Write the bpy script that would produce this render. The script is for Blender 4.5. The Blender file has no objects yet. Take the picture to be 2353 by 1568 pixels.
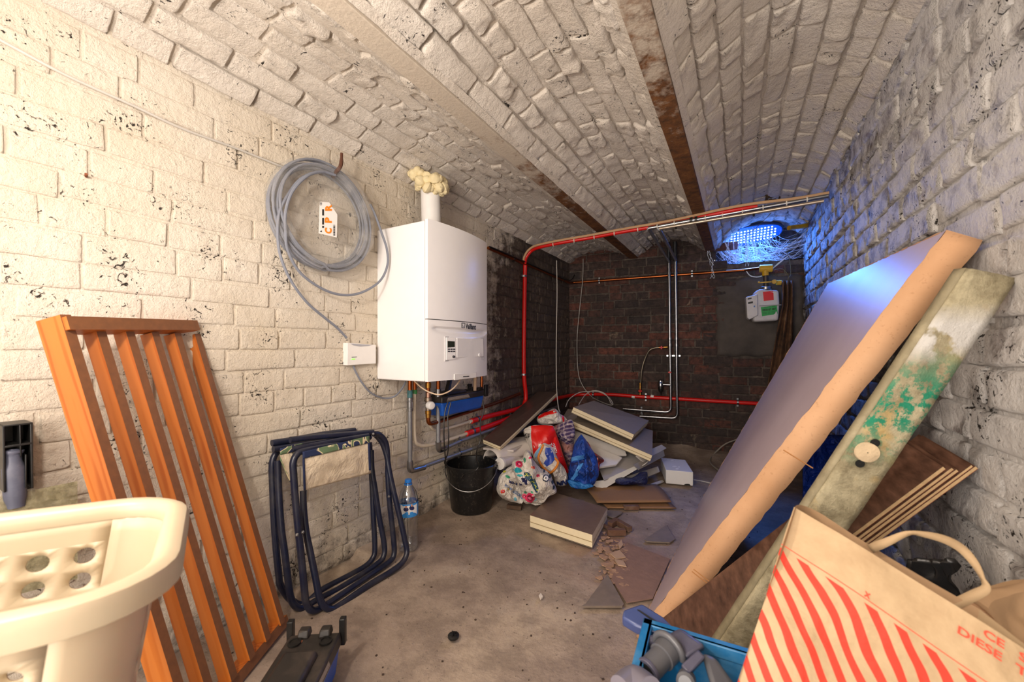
import bpy, bmesh, math, random
from mathutils import Vector, Matrix, noise
from mathutils.bvhtree import BVHTree
random.seed(7)
R = random.uniform
S = bpy.context.scene
COL = S.collection
V = Vector

# ---------------------------------------------------------------- camera
# room frame: x = distance from the left wall, y = along the room, z = up, metres
A = math.radians(29.8)
CAM = V((1.486, -1.372, 0.92))
F, CX, HY = 915.1, 1176.5, 800.0
cd = bpy.data.cameras.new('camera')
cd.lens, cd.sensor_width, cd.clip_start = 14.0, 36.0, 0.02
cd.shift_y = 16 / 2353
cd.dof.use_dof = True
cd.dof.focus_distance = 2.0
cd.dof.aperture_fstop = 4.5
cam = bpy.data.objects.new('camera', cd)
cam.location = CAM
cam.rotation_euler = (math.pi / 2, 0, A)
COL.objects.link(cam)
S.camera = cam
# ---------------------------------------------------------------- world, lights, exposure
w = bpy.data.worlds.new('world'); S.world = w; w.use_nodes = True
w.node_tree.nodes['Background'].inputs[0].default_value = (1.0, 0.88, 0.78, 1)
w.node_tree.nodes['Background'].inputs[1].default_value = 0.8
S.view_settings.view_transform = 'Standard'
S.view_settings.look = 'None'
S.view_settings.gamma = 1
S.view_settings.use_curve_mapping = False
S.view_settings.exposure = 0.0
def lamp(name, typ, loc, energy, col, size=0.1, target=None, size_y=None):
    d = bpy.data.lights.new(name, typ); d.energy = energy; d.color = col
    if typ == 'AREA':
        d.size = size
        if size_y: d.shape = 'RECTANGLE'; d.size_y = size_y
    else: d.shadow_soft_size = size
    o = bpy.data.objects.new(name, d); o.location = loc
    if target is not None: o.rotation_euler = (V(target) - V(loc)).to_track_quat('-Z', 'Y').to_euler()
    COL.objects.link(o); return o
lamp('cellar_bulb_light', 'POINT', (0.76, -1.42, 1.38), 31, (1.0, 0.89, 0.79), 0.045)
lamp('rear_fill_light', 'AREA', (1.15, -2.25, 1.00), 46, (1.0, 0.90, 0.81), 1.1, (1.0, 1.0, 1.1), 1.4)  # soft fill light added behind the camera, no real source stands there

# ---------------------------------------------------------------- where things of the photograph stand
def ray(px, py):
    u, w_ = (px - CX) / F, (HY - py) / F
    return V((u * math.cos(A) - math.sin(A), u * math.sin(A) + math.cos(A), w_))
def L(px, py, x=0.0):
    r = ray(px, py); return CAM + r * ((x - CAM.x) / r.x)
def Yp(px, py, y):
    r = ray(px, py); return CAM + r * ((y - CAM.y) / r.y)
def FL(px, py, z=0.0):
    r = ray(px, py); return CAM + r * ((z - CAM.z) / r.z)
def BK(px, py, off=0.0):
    r = ray(px, py); return CAM + r * ((2.376 + .1015 * CAM.x - off - CAM.y) / (r.y - .1015 * r.x))
def D(px, py, d): return CAM + ray(px, py) * d
def PL(px, py, p0, n):
    r = ray(px, py); return CAM + r * ((p0 - CAM).dot(n) / r.dot(n))
def pj(P):
    v = P - CAM; d = -v.x * math.sin(A) + v.y * math.cos(A); u = v.x * math.cos(A) + v.y * math.sin(A)
    return (CX + F * u / d, HY - F * v.z / d, d) if d > .01 else (9e9, 9e9, .01)
XR = 1.94

# ---------------------------------------------------------------- materials
def lin(c):
    if isinstance(c, str):
        c = [int(c[i:i + 2], 16) / 255 for i in (0, 2, 4)]
        c = [x / 12.92 if x <= .04045 else ((x + .055) / 1.055) ** 2.4 for x in c]
    return (*c[:3], 1)
class N:
    def __init__(s, name):
        s.m = bpy.data.materials.new(name); s.m.use_nodes = True
        s.t = s.m.node_tree; s.b = s.t.nodes['Principled BSDF']
    def n(s, typ, **k):
        o = s.t.nodes.new('ShaderNode' + typ)
        for a_, b_ in k.items():
            if a_.startswith('i_'): o.inputs[int(a_[2:])].default_value = b_
            else: setattr(o, a_, b_)
        return o
    def l(s, a_, b_): s.t.links.new(a_, b_)
    def pos(s): return s.n('NewGeometry').outputs[0]
    def obj(s): return s.n('TexCoord').outputs['Object']
    def uv(s): return s.n('TexCoord').outputs['UV']
    def noise(s, vec, scale, detail=4, rough=.55, dist=0):
        o = s.n('TexNoise'); o.inputs['Scale'].default_value = scale; o.inputs['Detail'].default_value = detail
        o.inputs['Roughness'].default_value = rough; o.inputs['Distortion'].default_value = dist
        s.l(vec, o.inputs['Vector']); return o.outputs['Fac']
    def ramp(s, fac, stops):
        o = s.n('ValToRGB'); cr = o.color_ramp
        while len(cr.elements) < len(stops): cr.elements.new(.5)
        for e, (p, c) in zip(cr.elements, stops):
            e.position = p; e.color = (c, c, c, 1) if isinstance(c, (int, float)) else lin(c)
        s.l(fac, o.inputs[0]); return o.outputs[0]
    def math(s, op, a_, b_=None, c_=None, clamp=False):
        o = s.n('Math', operation=op, use_clamp=clamp)
        for i, x in enumerate((a_, b_, c_)):
            if x is None: continue
            if isinstance(x, (int, float)): o.inputs[i].default_value = x
            else: s.l(x, o.inputs[i])
        return o.outputs[0]
    def mix(s, fac, a_, b_, mode='MIX'):
        o = s.n('MixRGB', blend_type=mode)
        for i, x in enumerate((fac, a_, b_)):
            if isinstance(x, (int, float)): o.inputs[i].default_value = x if i == 0 else (x, x, x, 1)
            elif isinstance(x, (str, tuple, list)): o.inputs[i].default_value = lin(x)
            else: s.l(x, o.inputs[i])
        return o.outputs[0]
    def bump(s, h, strength=.5, dist=.01, prev=None):
        o = s.n('Bump'); o.inputs['Strength'].default_value = strength; o.inputs['Distance'].default_value = dist
        s.l(h, o.inputs['Height'])
        if prev is not None: s.l(prev, o.inputs['Normal'])
        return o.outputs[0]
    def out(s, col=None, rough=None, nor=None, **k):
        if col is not None:
            if isinstance(col, (str, tuple)): s.b.inputs['Base Color'].default_value = lin(col)
            else: s.l(col, s.b.inputs['Base Color'])
        if rough is not None:
            if isinstance(rough, (int, float)): s.b.inputs['Roughness'].default_value = rough
            else: s.l(rough, s.b.inputs['Roughness'])
        if nor is not None: s.l(nor, s.b.inputs['Normal'])
        for a_, b_ in k.items(): s.b.inputs[a_.replace('_', ' ')].default_value = b_
        return s.m
MC = {}
def M(col, rough=.5, metal=0.0, var=.12, scale=25, bump=.0, bs=60, dirt=None, dirt_amt=.5, name=None, **k):
    """a plain surface with a little procedural colour variation and relief"""
    key = (str(col), rough, metal, var, scale, bump, bs, str(dirt), dirt_amt, str(k))
    if key in MC: return MC[key]
    n = N(name or 'surface_%s' % col); p = n.pos()
    f = n.noise(p, scale, 5)
    c = n.mix(n.ramp(f, [(.3, 1 - var), (.7, 1 + var * .3)]), (0, 0, 0), col, 'MIX')
    c = n.mix(n.math('MULTIPLY', n.ramp(f, [(.3, 1.0), (.7, 0.0)]), var), col, (.02, .015, .01))
    if dirt is not None:
        g = n.noise(p, 9, 8, .7)
        c = n.mix(n.math('MULTIPLY', n.ramp(g, [(.48, 0.0), (.68, 1.0)]), dirt_amt), c, dirt)
    nor = n.bump(n.noise(p, bs, 6, .6), bump, .004) if bump else None
    MC[key] = n.out(c, rough, nor, Metallic=metal, **k)
    return MC[key]
def glow(col, st):
    n = N('light_emitter'); return n.out((0, 0, 0), .5, Emission_Color=lin(col), Emission_Strength=st)
def clear(name, col, alpha, rough=.1):
    n = N(name); m = n.out(col, rough, Alpha=alpha)
    return m

# painted brick / bare brick used on walls and vaults
def masonry(name, paint, paint2, bare, mask, pit=.5, bumps=1.0, mortar=False, soot=None, lime=0.0):
    n = N(name); p = n.pos()
    rnd = n.n('ObjectInfo').outputs['Random']
    br = n.ramp(rnd, [(i / (len(bare) - 1) if len(bare) > 1 else 0, c) for i, c in enumerate(bare)]) if not mortar else n.mix(0.0, bare[0], bare[0])
    if mortar is False:
        # brick-sized variation also on the joined far bricks
        vor = n.n('TexVoronoi'); vor.inputs['Scale'].default_value = 7; n.l(p, vor.inputs['Vector'])
        br = n.mix(.35, br, n.ramp(n.noise(p, 6, 2), [(.35, bare[0]), (.65, bare[-1])]))
    f1 = n.noise(p, 30, 8, .65)
    br = n.mix(n.ramp(f1, [(.35, .75), (.65, 0.0)]), br, '14100e')
    if soot:
        br = n.mix(n.math('MULTIPLY', n.ramp(n.noise(p, 2.3, 6, .6), [(.38, 0.0), (.62, 1.0)]), .8), br, soot)
    if lime:
        g = n.math('MULTIPLY', n.ramp(n.noise(p, 3.1, 8, .7, .4), [(.64, 0.0), (.68, 1.0)]), lime)
        br = n.mix(g, br, 'a08a72')
    pc = n.mix(n.ramp(n.noise(p, 2.2, 6, .6), [(.35, 0.0), (.7, 1.0)]), paint, paint2)
    mk = mask(n, p)
    big = n.noise(p, 12, 9, .72)
    small = n.noise(p, 48, 8, .7)
    mk2 = n.math('ADD', mk, n.math('MULTIPLY', n.math('SUBTRACT', big, .5), 1.6))
    mk2 = n.ramp(mk2, [(.30, 0.0), (.50, .45), (.70, 1.0)])
    col = n.mix(mk2, br, pc)
    # pits and cracks
    sp = n.math('ADD', n.math('MULTIPLY', n.noise(p, 60, 3, .6, 1.5), .62), n.math('MULTIPLY', n.noise(p, 7, 3), .38))
    pits = n.ramp(sp, [(.580 + .06 * (1 - pit), 0.0), (.615 + .06 * (1 - pit), 1.0)])
    col = n.mix(pits, col, '231a12')
    h = n.math('ADD', n.math('MULTIPLY', big, .8), n.math('MULTIPLY', small, .25))
    h = n.math('SUBTRACT', h, n.math('MULTIPLY', pits, .35))
    h = n.math('ADD', h, n.math('MULTIPLY', n.noise(p, 170, 3), .05))
    return n.out(col, .62, n.bump(h, 1.0, .018 * bumps))
def sep(n, p):
    o = n.n('SeparateXYZ'); n.l(p, o.inputs[0]); return o.outputs
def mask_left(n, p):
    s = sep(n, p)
    my = n.math('MULTIPLY', n.math('SUBTRACT', s[1], .35), -1.25)      # paint gives out past the boiler; fade pulled nearer to colour in its shadow
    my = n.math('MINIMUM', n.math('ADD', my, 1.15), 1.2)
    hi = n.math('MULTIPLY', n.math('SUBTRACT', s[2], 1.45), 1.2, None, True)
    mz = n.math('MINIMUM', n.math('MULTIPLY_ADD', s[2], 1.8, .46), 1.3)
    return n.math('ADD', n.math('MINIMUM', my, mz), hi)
def mask_ceil(n, p):
    s = sep(n, p)
    return n.math('MINIMUM', n.math('MULTIPLY_ADD', s[1], -.34, 1.42), 1.2)
def mask_right(n, p):
    s = sep(n, p)
    return n.math('MINIMUM', n.math('MULTIPLY_ADD', s[1], -.12, .70), 1.0)
def mask_none(n, p):
    v = n.n('Value'); v.outputs[0].default_value = -1.0; return v.outputs[0]
CREAM, CREAM2 = 'e3d9ca', 'd4c6b0'
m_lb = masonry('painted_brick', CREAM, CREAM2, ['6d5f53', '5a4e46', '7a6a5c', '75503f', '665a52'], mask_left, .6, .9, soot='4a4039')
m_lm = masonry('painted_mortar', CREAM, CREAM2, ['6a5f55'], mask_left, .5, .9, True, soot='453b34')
m_cb = masonry('vault_brick', 'f1e8dc', 'dfd3c4', ['5b4c42', '4a3f38', '6a4638'], mask_ceil, .25, 1.35)
m_cm = masonry('vault_mortar', 'ece2d5', 'd8ccbc', ['443b35'], mask_ceil, .4, 1.35, True)
m_rb = masonry('lime_washed_brick', 'e6e2dd', 'c6c2be', ['5a3a31', '6b6560', '6d3f33', '7a746e', '57504b'], mask_right, .6, 1.0)
m_rm = masonry('lime_washed_mortar', 'dedad5', 'bebab6', ['6f6963'], mask_right, .45, 1.0, True)
m_bb = masonry('sooty_brick', CREAM, CREAM2, ['4d423d', '9a5038', '5e473c', '403835', '8a4c36', '74483a', '3c3431', '6a5048'], mask_none, .1, .8, soot='2c2421', lime=.6)
m_bm = masonry('sooty_mortar', CREAM, CREAM2, ['7a6c60'], mask_none, .1, .8, True, soot='3c3530', lime=.8)

# ---------------------------------------------------------------- mesh helpers
class MB:
    def __init__(s): s.v, s.f, s.mi, s.uv = [], [], [], {}
    def add(s, vs, fs, mi=0):
        b = len(s.v); s.v += [V(x) for x in vs]
        for f in fs: s.f.append([i + b for i in f]); s.mi.append(mi)
        return s
    def box(s, c, size, rot=None, mi=0, taper=1.0):
        x, y, z = [k / 2 for k in size]
        pts = [V((sx * x * (taper if sz > 0 else 1), sy * y * (taper if sz > 0 else 1), sz * z)) for sz in (-1, 1) for sy in (-1, 1) for sx in (-1, 1)]
        if rot is not None: pts = [rot @ q for q in pts]
        return s.add([q + V(c) for q in pts], [(0, 2, 3, 1), (4, 5, 7, 6), (0, 1, 5, 4), (2, 6, 7, 3), (0, 4, 6, 2), (1, 3, 7, 5)], mi)
    def bx(s, lo, hi, mi=0):
        return s.box([(a_ + b_) / 2 for a_, b_ in zip(lo, hi)], [abs(b_ - a_) for a_, b_ in zip(lo, hi)], None, mi)
    def hexa(s, p, mi=0):   # 4 bottom + 4 top corners, same order
        return s.add(p, [(3, 2, 1, 0), (4, 5, 6, 7), (0, 1, 5, 4), (1, 2, 6, 5), (2, 3, 7, 6), (3, 0, 4, 7)], mi)
    def slab(s, pts, th, mi=0, up=None):
        pts = [V(q) for q in pts]; n = V((0, 0, 0))
        for i in range(len(pts)):
            n += pts[i].cross(pts[(i + 1) % len(pts)])
        n.normalize()
        if up is not None and n.dot(V(up)) < 0: n = -n
        k = len(pts); lo = [q - n * th for q in pts]
        return s.add(pts + lo, [tuple(range(k)), tuple(reversed(range(k, 2 * k)))] + [(i, (i + 1) % k, k + (i + 1) % k, k + i) for i in range(k)], mi)
    def tube(s, path, r, n=10, mi=0, smooth=0, cap=True, closed=False):
        P = [V(q) for q in path]
        if smooth: P = spline(P, smooth, closed)
        rr = r if isinstance(r, (list, tuple)) else [r] * len(P)
        if len(rr) != len(P): rr = [rr[min(len(rr) - 1, int(i * (len(rr) - 1) / (len(P) - 1) + .5))] for i in range(len(P))]
        t0 = (P[1] - P[0]).normalized()
        u = t0.orthogonal().normalized(); vs = []; prev = t0
        for i, q in enumerate(P):
            t = (P[min(i + 1, len(P) - 1)] - P[max(i - 1, 0)])
            if closed: t = P[(i + 1) % len(P)] - P[i - 1]
            if t.length < 1e-9: t = prev.copy()
            t.normalize()
            u = prev.rotation_difference(t) @ u; prev = t
            u = (u - t * u.dot(t)).normalized(); v_ = t.cross(u)
            for k in range(n):
                a_ = 2 * math.pi * k / n
                vs.append(q + (u * math.cos(a_) + v_ * math.sin(a_)) * rr[i])
        fs = []
        m = len(P)
        for i in range(m if closed else m - 1):
            for k in range(n):
                j = (i + 1) % m
                fs.append((i * n + k, i * n + (k + 1) % n, j * n + (k + 1) % n, j * n + k))
        if cap and not closed: fs += [tuple(reversed(range(n))), tuple(range((m - 1) * n, m * n))]
        return s.add(vs, fs, mi)
    def lathe(s, prof, c=(0, 0, 0), axis=(0, 0, 1), n=24, mi=0, cap=True):
        ax = V(axis).normalized(); u = ax.orthogonal().normalized(); w_ = ax.cross(u); vs = []; fs = []
        for r, h in prof:
            for k in range(n):
                a_ = 2 * math.pi * k / n
                vs.append(V(c) + ax * h + (u * math.cos(a_) + w_ * math.sin(a_)) * r)
        m = len(prof)
        for i in range(m - 1):
            for k in range(n): fs.append((i * n + k, i * n + (k + 1) % n, (i + 1) * n + (k + 1) % n, (i + 1) * n + k))
        if cap: fs += [tuple(reversed(range(n))), tuple(range((m - 1) * n, m * n))]
        return s.add(vs, fs, mi)
    def grid(s, fn, nu, nv, mi=0, uv=False):
        b = len(s.v)
        vs = [fn(i / nu, j / nv) for j in range(nv + 1) for i in range(nu + 1)]
        fs = [(j * (nu + 1) + i, j * (nu + 1) + i + 1, (j + 1) * (nu + 1) + i + 1, (j + 1) * (nu + 1) + i) for j in range(nv) for i in range(nu)]
        s.add(vs, fs, mi)
        if uv:
            for j in range(nv + 1):
                for i in range(nu + 1): s.uv[b + j * (nu + 1) + i] = (i / nu, j / nv)
        return s
    def make(s, name, mats, parent=None, bev=0, seg=2, smooth=True, solid=0, sub=0, off=0, face=None, weld=0):
        me = bpy.data.meshes.new(name); me.from_pydata([tuple(q) for q in s.v], [], s.f)
        for m in (mats if isinstance(mats, (list, tuple)) else [mats]): me.materials.append(m)
        for p_, k in zip(me.polygons, s.mi): p_.material_index = k
        if s.uv:
            ul = me.uv_layers.new(name='UVMap')
            for lp in me.loops: ul.data[lp.index].uv = s.uv.get(lp.vertex_index, (0, 0))
        bm = bmesh.new(); bm.from_mesh(me)
        if weld: bmesh.ops.remove_doubles(bm, verts=bm.verts, dist=weld)
        bmesh.ops.recalc_face_normals(bm, faces=bm.faces)
        if face is not None:
            if sum(f_.normal.dot(V(face)) for f_ in bm.faces) < 0: bmesh.ops.reverse_faces(bm, faces=bm.faces)
        bm.to_mesh(me); bm.free()
        me.validate()
        if smooth:
            me.shade_smooth()
            try: me.set_sharp_from_angle(angle=math.radians(38))
            except Exception: pass
        o = bpy.data.objects.new(name, me); COL.objects.link(o)
        if parent is not None: o.parent = parent
        if solid:
            md = o.modifiers.new('solid', 'SOLIDIFY'); md.thickness = solid; md.offset = off
        if bev:
            md = o.modifiers.new('bevel', 'BEVEL'); md.width = bev; md.segments = seg; md.limit_method = 'ANGLE'; md.angle_limit = math.radians(40)
        if sub:
            md = o.modifiers.new('sub', 'SUBSURF'); md.levels = sub; md.render_levels = sub
        return o
def spline(P, k=6, closed=False):
    out = []; m = len(P)
    for i in range(m if closed else m - 1):
        if closed: a_, b_, c_, d_ = P[i - 1], P[i], P[(i + 1) % m], P[(i + 2) % m]
        else: a_, b_, c_, d_ = P[max(i - 1, 0)], P[i], P[i + 1], P[min(i + 2, m - 1)]
        for j in range(k):
            t = j / k
            out.append(.5 * ((2 * b_) + (c_ - a_) * t + (2 * a_ - 5 * b_ + 4 * c_ - d_) * t * t + (3 * b_ - a_ - 3 * c_ + d_) * t ** 3))
    if not closed: out.append(P[-1])
    return out
def bend(P, r, k=5):
    """polyline with rounded corners"""
    P = [V(q) for q in P]; out = [P[0]]
    for i in range(1, len(P) - 1):
        a_, b_, c_ = P[i - 1], P[i], P[i + 1]
        d1, d2 = (a_ - b_), (c_ - b_); rr = min(r, d1.length * .45, d2.length * .45)
        s_, e_ = b_ + d1.normalized() * rr, b_ + d2.normalized() * rr
        for j in range(k + 1):
            t = j / k; out.append(s_.lerp(b_, t).lerp(b_.lerp(e_, t), t))
    out.append(P[-1]); return out
def thing(name, label, cat, loc=(0, 0, 0), group=None):
    o = bpy.data.objects.new(name, None); o.empty_display_size = .05; COL.objects.link(o)
    o.location = loc; bpy.context.view_layer.update()
    return tag(o, label, cat, group)
def tag(o, label=None, cat=None, group=None, kind=None):
    if label: o['label'] = label
    if cat: o['category'] = cat
    if group: o['group'] = group
    if kind: o['kind'] = kind
    return o
def base(o, loc):
    """world-space meshes parented under an Empty at its base keep their place"""
    loc = V(loc); o.location = loc
    return o
def adopt(root):
    loc = V(root.location)
    for c in root.children:
        c.matrix_parent_inverse = Matrix.Translation(-loc)
def seat_all():
    for o in list(S.objects):
        if o.type == 'EMPTY' and o.parent is None: adopt(o)

# print laid on a real surface
def surf_of(o, eps=.0012):
    bpy.context.view_layer.update()
    dg = bpy.context.evaluated_depsgraph_get(); ev = o.evaluated_get(dg); me = ev.to_mesh()
    me.calc_loop_triangles()
    vs = [v.co.copy() for v in me.vertices]
    t = BVHTree.FromPolygons(vs, [tuple(x.vertices) for x in me.loop_triangles]); ev.to_mesh_clear()
    def f(px, py):
        r = ray(px, py).normalized(); hit, n_, _, _ = t.ray_cast(CAM, r)
        if hit is None: return None
        if n_.dot(r) > 0: n_ = -n_
        return hit + n_ * eps
    return f
def decal(name, pts, surf, mat, parent, rings=3, label=None):
    cx = sum(p[0] for p in pts) / len(pts); cy = sum(p[1] for p in pts) / len(pts)
    dn = []
    for i in range(len(pts)):
        a_, b_ = pts[i], pts[(i + 1) % len(pts)]
        for t in (0, .5): dn.append((a_[0] + (b_[0] - a_[0]) * t, a_[1] + (b_[1] - a_[1]) * t))
    k = len(dn); grid = [[(cx, cy)] * k]
    for j in range(1, rings + 1):
        grid.append([(cx + (x - cx) * j / rings, cy + (y - cy) * j / rings) for x, y in dn])
    vs, last = [], None
    for row in grid:
        for x, y in row:
            h = surf(x, y)
            if h is None: h = last
            last = h; vs.append(h)
    if vs[0] is None:
        g = next((h for h in vs if h is not None), None)
        if g is None: return None
        vs = [h or g for h in vs]
    fs = [(j * k + i, j * k + (i + 1) % k, (j + 1) * k + (i + 1) % k, (j + 1) * k + i) for j in range(rings) for i in range(k)]
    o = MB().add(vs, fs).make(name, mat, parent)
    if label: o['label'] = label
    return o
def circ(cx, cy, rx, ry=None, n=10, a0=0, wob=0):
    ry = ry or rx
    return [(cx + rx * math.cos(a0 + 2 * math.pi * i / n) * (1 + R(-wob, wob)), cy + ry * math.sin(a0 + 2 * math.pi * i / n) * (1 + R(-wob, wob))) for i in range(n)]
def text2d(s_, bold=0.0, shear=0.0):
    cu = bpy.data.curves.new('t', 'FONT'); cu.body = s_; cu.size = 1; cu.offset = bold; cu.shear = shear; cu.resolution_u = 3
    o = bpy.data.objects.new('t', cu); COL.objects.link(o); bpy.context.view_layer.update()
    dg = bpy.context.evaluated_depsgraph_get(); me = o.evaluated_get(dg).to_mesh()
    vs = [(v.co.x, v.co.y) for v in me.vertices]; fs = [tuple(p.vertices) for p in me.polygons]
    o.evaluated_get(dg).to_mesh_clear(); bpy.data.objects.remove(o); bpy.data.curves.remove(cu)
    x0 = min(v[0] for v in vs); x1 = max(v[0] for v in vs); y0 = min(v[1] for v in vs); y1 = max(v[1] for v in vs)
    return [((x - x0) / (x1 - x0), (y - y0) / (y1 - y0)) for x, y in vs], fs
def write(name, s_, bl, br, tl, surf, mat, parent, bold=.01, shear=0.0):
    """lettering: bl, br, tl = pixel corners of the written line, surf = surface it is printed on"""
    vs, fs = text2d(s_, bold, shear); out = []; last = None
    for u, v_ in vs:
        h = surf(bl[0] + (br[0] - bl[0]) * u + (tl[0] - bl[0]) * v_, bl[1] + (br[1] - bl[1]) * u + (tl[1] - bl[1]) * v_)
        if h is None: h = last
        last = h; out.append(h)
    if any(h is None for h in out): return None
    return MB().add(out, fs).make(name, mat, parent)
def puff(name, outline, depth, thick, mat, parent=None, amp=.012, sc=14, seed=0, rings=9, power=.5, zfun=None):
    """crumpled bag or cloth: a closed, bulging body with folds"""
    P = [D(x, y, depth if not callable(depth) else depth(x, y)) for x, y in outline]
    P = spline(P, 4, True); k = len(P); c = sum(P, V()) / k
    f = V((math.sin(A), -math.cos(A), 0))    # towards where the photograph was taken
    vs, fs = [], []
    def ring(r, side):
        for q in P:
            p_ = c.lerp(q, r); t = thick * (1 - r ** 2) ** power
            nn = noise.noise(p_ * sc + V((seed, 0, 0))) + .5 * abs(noise.noise(p_ * sc * 2.3 + V((0, seed, 0))))
            p_ = p_ + f * side * t * (.75 + .5 * nn) + f * amp * nn * side + V((0, 0, amp * .5 * nn * (1 if r > .5 else 0)))
            if p_.z < .004: p_.z = .004
            vs.append(p_)
    for side in (1, -1):
        for j in range(rings + 1): ring(j / rings, side)
    h = (rings + 1) * k
    for b in (0, h):
        for j in range(rings):
            for i in range(k):
                fs.append((b + j * k + i, b + j * k + (i + 1) % k, b + (j + 1) * k + (i + 1) % k, b + (j + 1) * k + i))
    for i in range(k):
        a_, b_ = rings * k + i, rings * k + (i + 1) % k
        fs.append((a_, b_, b_ + h, a_ + h))
    return MB().add(vs, fs).make(name, mat, parent)
X, Yv, Z = V((1, 0, 0)), V((0, 1, 0)), V((0, 0, 1))

# ================================================================ THE ROOM
def brick_mesh(i, lump, mat):
    rnd = random.Random(i * 17 + 3); vs, fs = [], []
    US = [-1, 0, .03, .12, .28, .44, .6, .76, .9, .97, 1, 2]; VS = [-1, 0, .08, .26, .5, .74, .92, 1, 2]
    off = V((rnd.uniform(-50, 50), rnd.uniform(-50, 50), 0))
    for b_ in VS:
        for a_ in US:
            sink = a_ < 0 or a_ > 1 or b_ < 0 or b_ > 1
            u, v_ = min(max(a_, 0), 1), min(max(b_, 0), 1)
            edge = u in (0, 1) or v_ in (0, 1)
            n_ = noise.noise(V((u * 3.1, v_ * 1.6, 0)) + off) * lump
            n2 = noise.noise(V((u * 7.0, v_ * 3.5, 5)) + off) * lump * .5
            h = -1.2 if sink else (.45 if edge else 1.0) * (1 + n_) + n2
            x = u - .5 + (rnd.uniform(-.01, .01) if not sink and not edge else 0) + (.03 * lump * noise.noise(V((0, v_ * 3, 9)) + off) if u in (0, 1) else 0)
            z = v_ - .5 + .08 * lump * noise.noise(V((u * 4, 0, 4)) + off)
            vs.append((x, h, z))
    w_ = len(US)
    for j in range(len(VS) - 1):
        for k in range(w_ - 1):
            fs.append((j * w_ + k, j * w_ + k + 1, (j + 1) * w_ + k + 1, (j + 1) * w_ + k))
    me = bpy.data.meshes.new('brick'); me.from_pydata(vs, [], fs); me.materials.append(mat)
    bm = bmesh.new(); bm.from_mesh(me); bmesh.ops.recalc_face_normals(bm, faces=bm.faces)
    if sum(f.normal.y for f in bm.faces) < 0: bmesh.ops.reverse_faces(bm, faces=bm.faces)
    bm.to_mesh(me); bm.free(); me.shade_smooth(); return me
def lay(parent, spots, lump, mat, nvar=14, limit=290):
    """spots: (centre, along, normal, height direction, length, height, proud)"""
    vars_ = [brick_mesh(i + int(lump * 100), lump, mat) for i in range(nvar)]
    seen = []
    for s_ in spots:
        x, y, d = pj(s_[0])
        if d < .15 or x < -140 or x > 2490 or y < -140 or y > 1700: continue
        vis = abs((s_[0] - CAM).normalized().dot(s_[2]))
        seen.append((s_[4] * s_[5] / d ** 2 * vis, s_))
    seen.sort(key=lambda t: -t[0]); far = MB()
    for i, (_, (c, U, Nn, W, l, h, pr)) in enumerate(seen):
        U, Nn, W = U.normalized(), Nn.normalized(), W.normalized()
        if U.cross(Nn).dot(W) < 0: U = -U
        m = Matrix(((U.x * l, Nn.x * pr, W.x * h, c.x), (U.y * l, Nn.y * pr, W.y * h, c.y), (U.z * l, Nn.z * pr, W.z * h, c.z), (0, 0, 0, 1)))
        me = vars_[random.randrange(nvar)]
        if i < limit:
            o = bpy.data.objects.new('brick', me); o.matrix_world = m; o.parent = parent; COL.objects.link(o)
        else:
            far.add([m @ v.co for v in me.vertices], [tuple(p.vertices) for p in me.polygons])
    if far.v: tag(far.make('small_far_bricks', mat, parent), kind='stuff')
def courses(z0, z1, y0, y1, ch, to3d, U, Nn, W, gap=.012, proud=.010, lens=(.235, .125), skip=None, jit=.004):
    out = []; z = z0; k = 0
    while z < z1:
        h = ch * R(.94, 1.05)
        y = y0 - R(0, .2); k += 1
        kind = k % 3
        while y < y1:
            l = lens[0] * R(.92, 1.06) if (kind == 0 and random.random() < .8) or (kind == 2 and random.random() < .5) else lens[1] * R(.9, 1.12) if random.random() < .75 else lens[0] * R(.8, 1)
            c = to3d(y + l / 2, z + h / 2 + R(-jit, jit))
            if not (skip and skip(y + l / 2, z + h / 2)):
                dz = R(-.02, .02)
                out.append((c, U + W * dz, Nn + V((R(-.03, .03), R(-.03, .03), R(-.03, .03))), W - U * dz, l - gap, h - gap * .85, proud * R(.7, 1.35)))
            y += l
        z += h
    return out


# floor
def fz(x, y):
    z = .004 * noise.noise(V((x * 2.2, y * 2.2, 0))) + .0025 * noise.noise(V((x * 9, y * 9, 3)))
    d = (2.376 + .1015 * x) - y
    if d < .35: z += .05 * (1 - max(d, 0) / .35) ** 1.5 * (1 + .5 * noise.noise(V((x * 5, y * 5, 1))))
    if x < .14 and y > -.2: z += .035 * (1 - x / .14) * (1 + noise.noise(V((x * 8, y * 6, 1))))
    return z - .004
n = N('concrete_floor'); p = n.pos()
c = n.ramp(n.noise(p, 1.6, 10, .62), [(.33, '85756a'), (.5, '9f8d7c'), (.68, 'b3a18c')])
c = n.mix(n.math('MULTIPLY', n.ramp(n.noise(p, 7, 9, .7), [(.42, 1.0), (.58, 0.0)]), .45), c, '5d4f45')
c = n.mix(n.math('MULTIPLY', n.ramp(n.noise(p, 3.3, 10, .75, .6), [(.60, 0.0), (.68, 1.0)]), .55), c, 'a5998c')
c = n.mix(n.ramp(n.noise(p, 90, 3), [(.66, 0.0), (.72, .6)]), c, '3f342c')
s_ = sep(n, p)
red = n.math('MULTIPLY', n.ramp(n.math('ABSOLUTE', n.math('SUBTRACT', s_[0], 1.02)), [(.0, 1.0), (.32, 0.0)]), n.ramp(n.math('ABSOLUTE', n.math('SUBTRACT', s_[1], .42)), [(.0, 1.0), (.40, 0.0)]))
c = n.mix(n.math('MULTIPLY', red, n.ramp(n.noise(p, 5, 8, .7), [(.4, 0.0), (.6, .8)])), c, '94685a')
h = n.math('ADD', n.noise(p, 16, 9, .65), n.math('MULTIPLY', n.noise(p, 90, 4, .6), .3))
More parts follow.
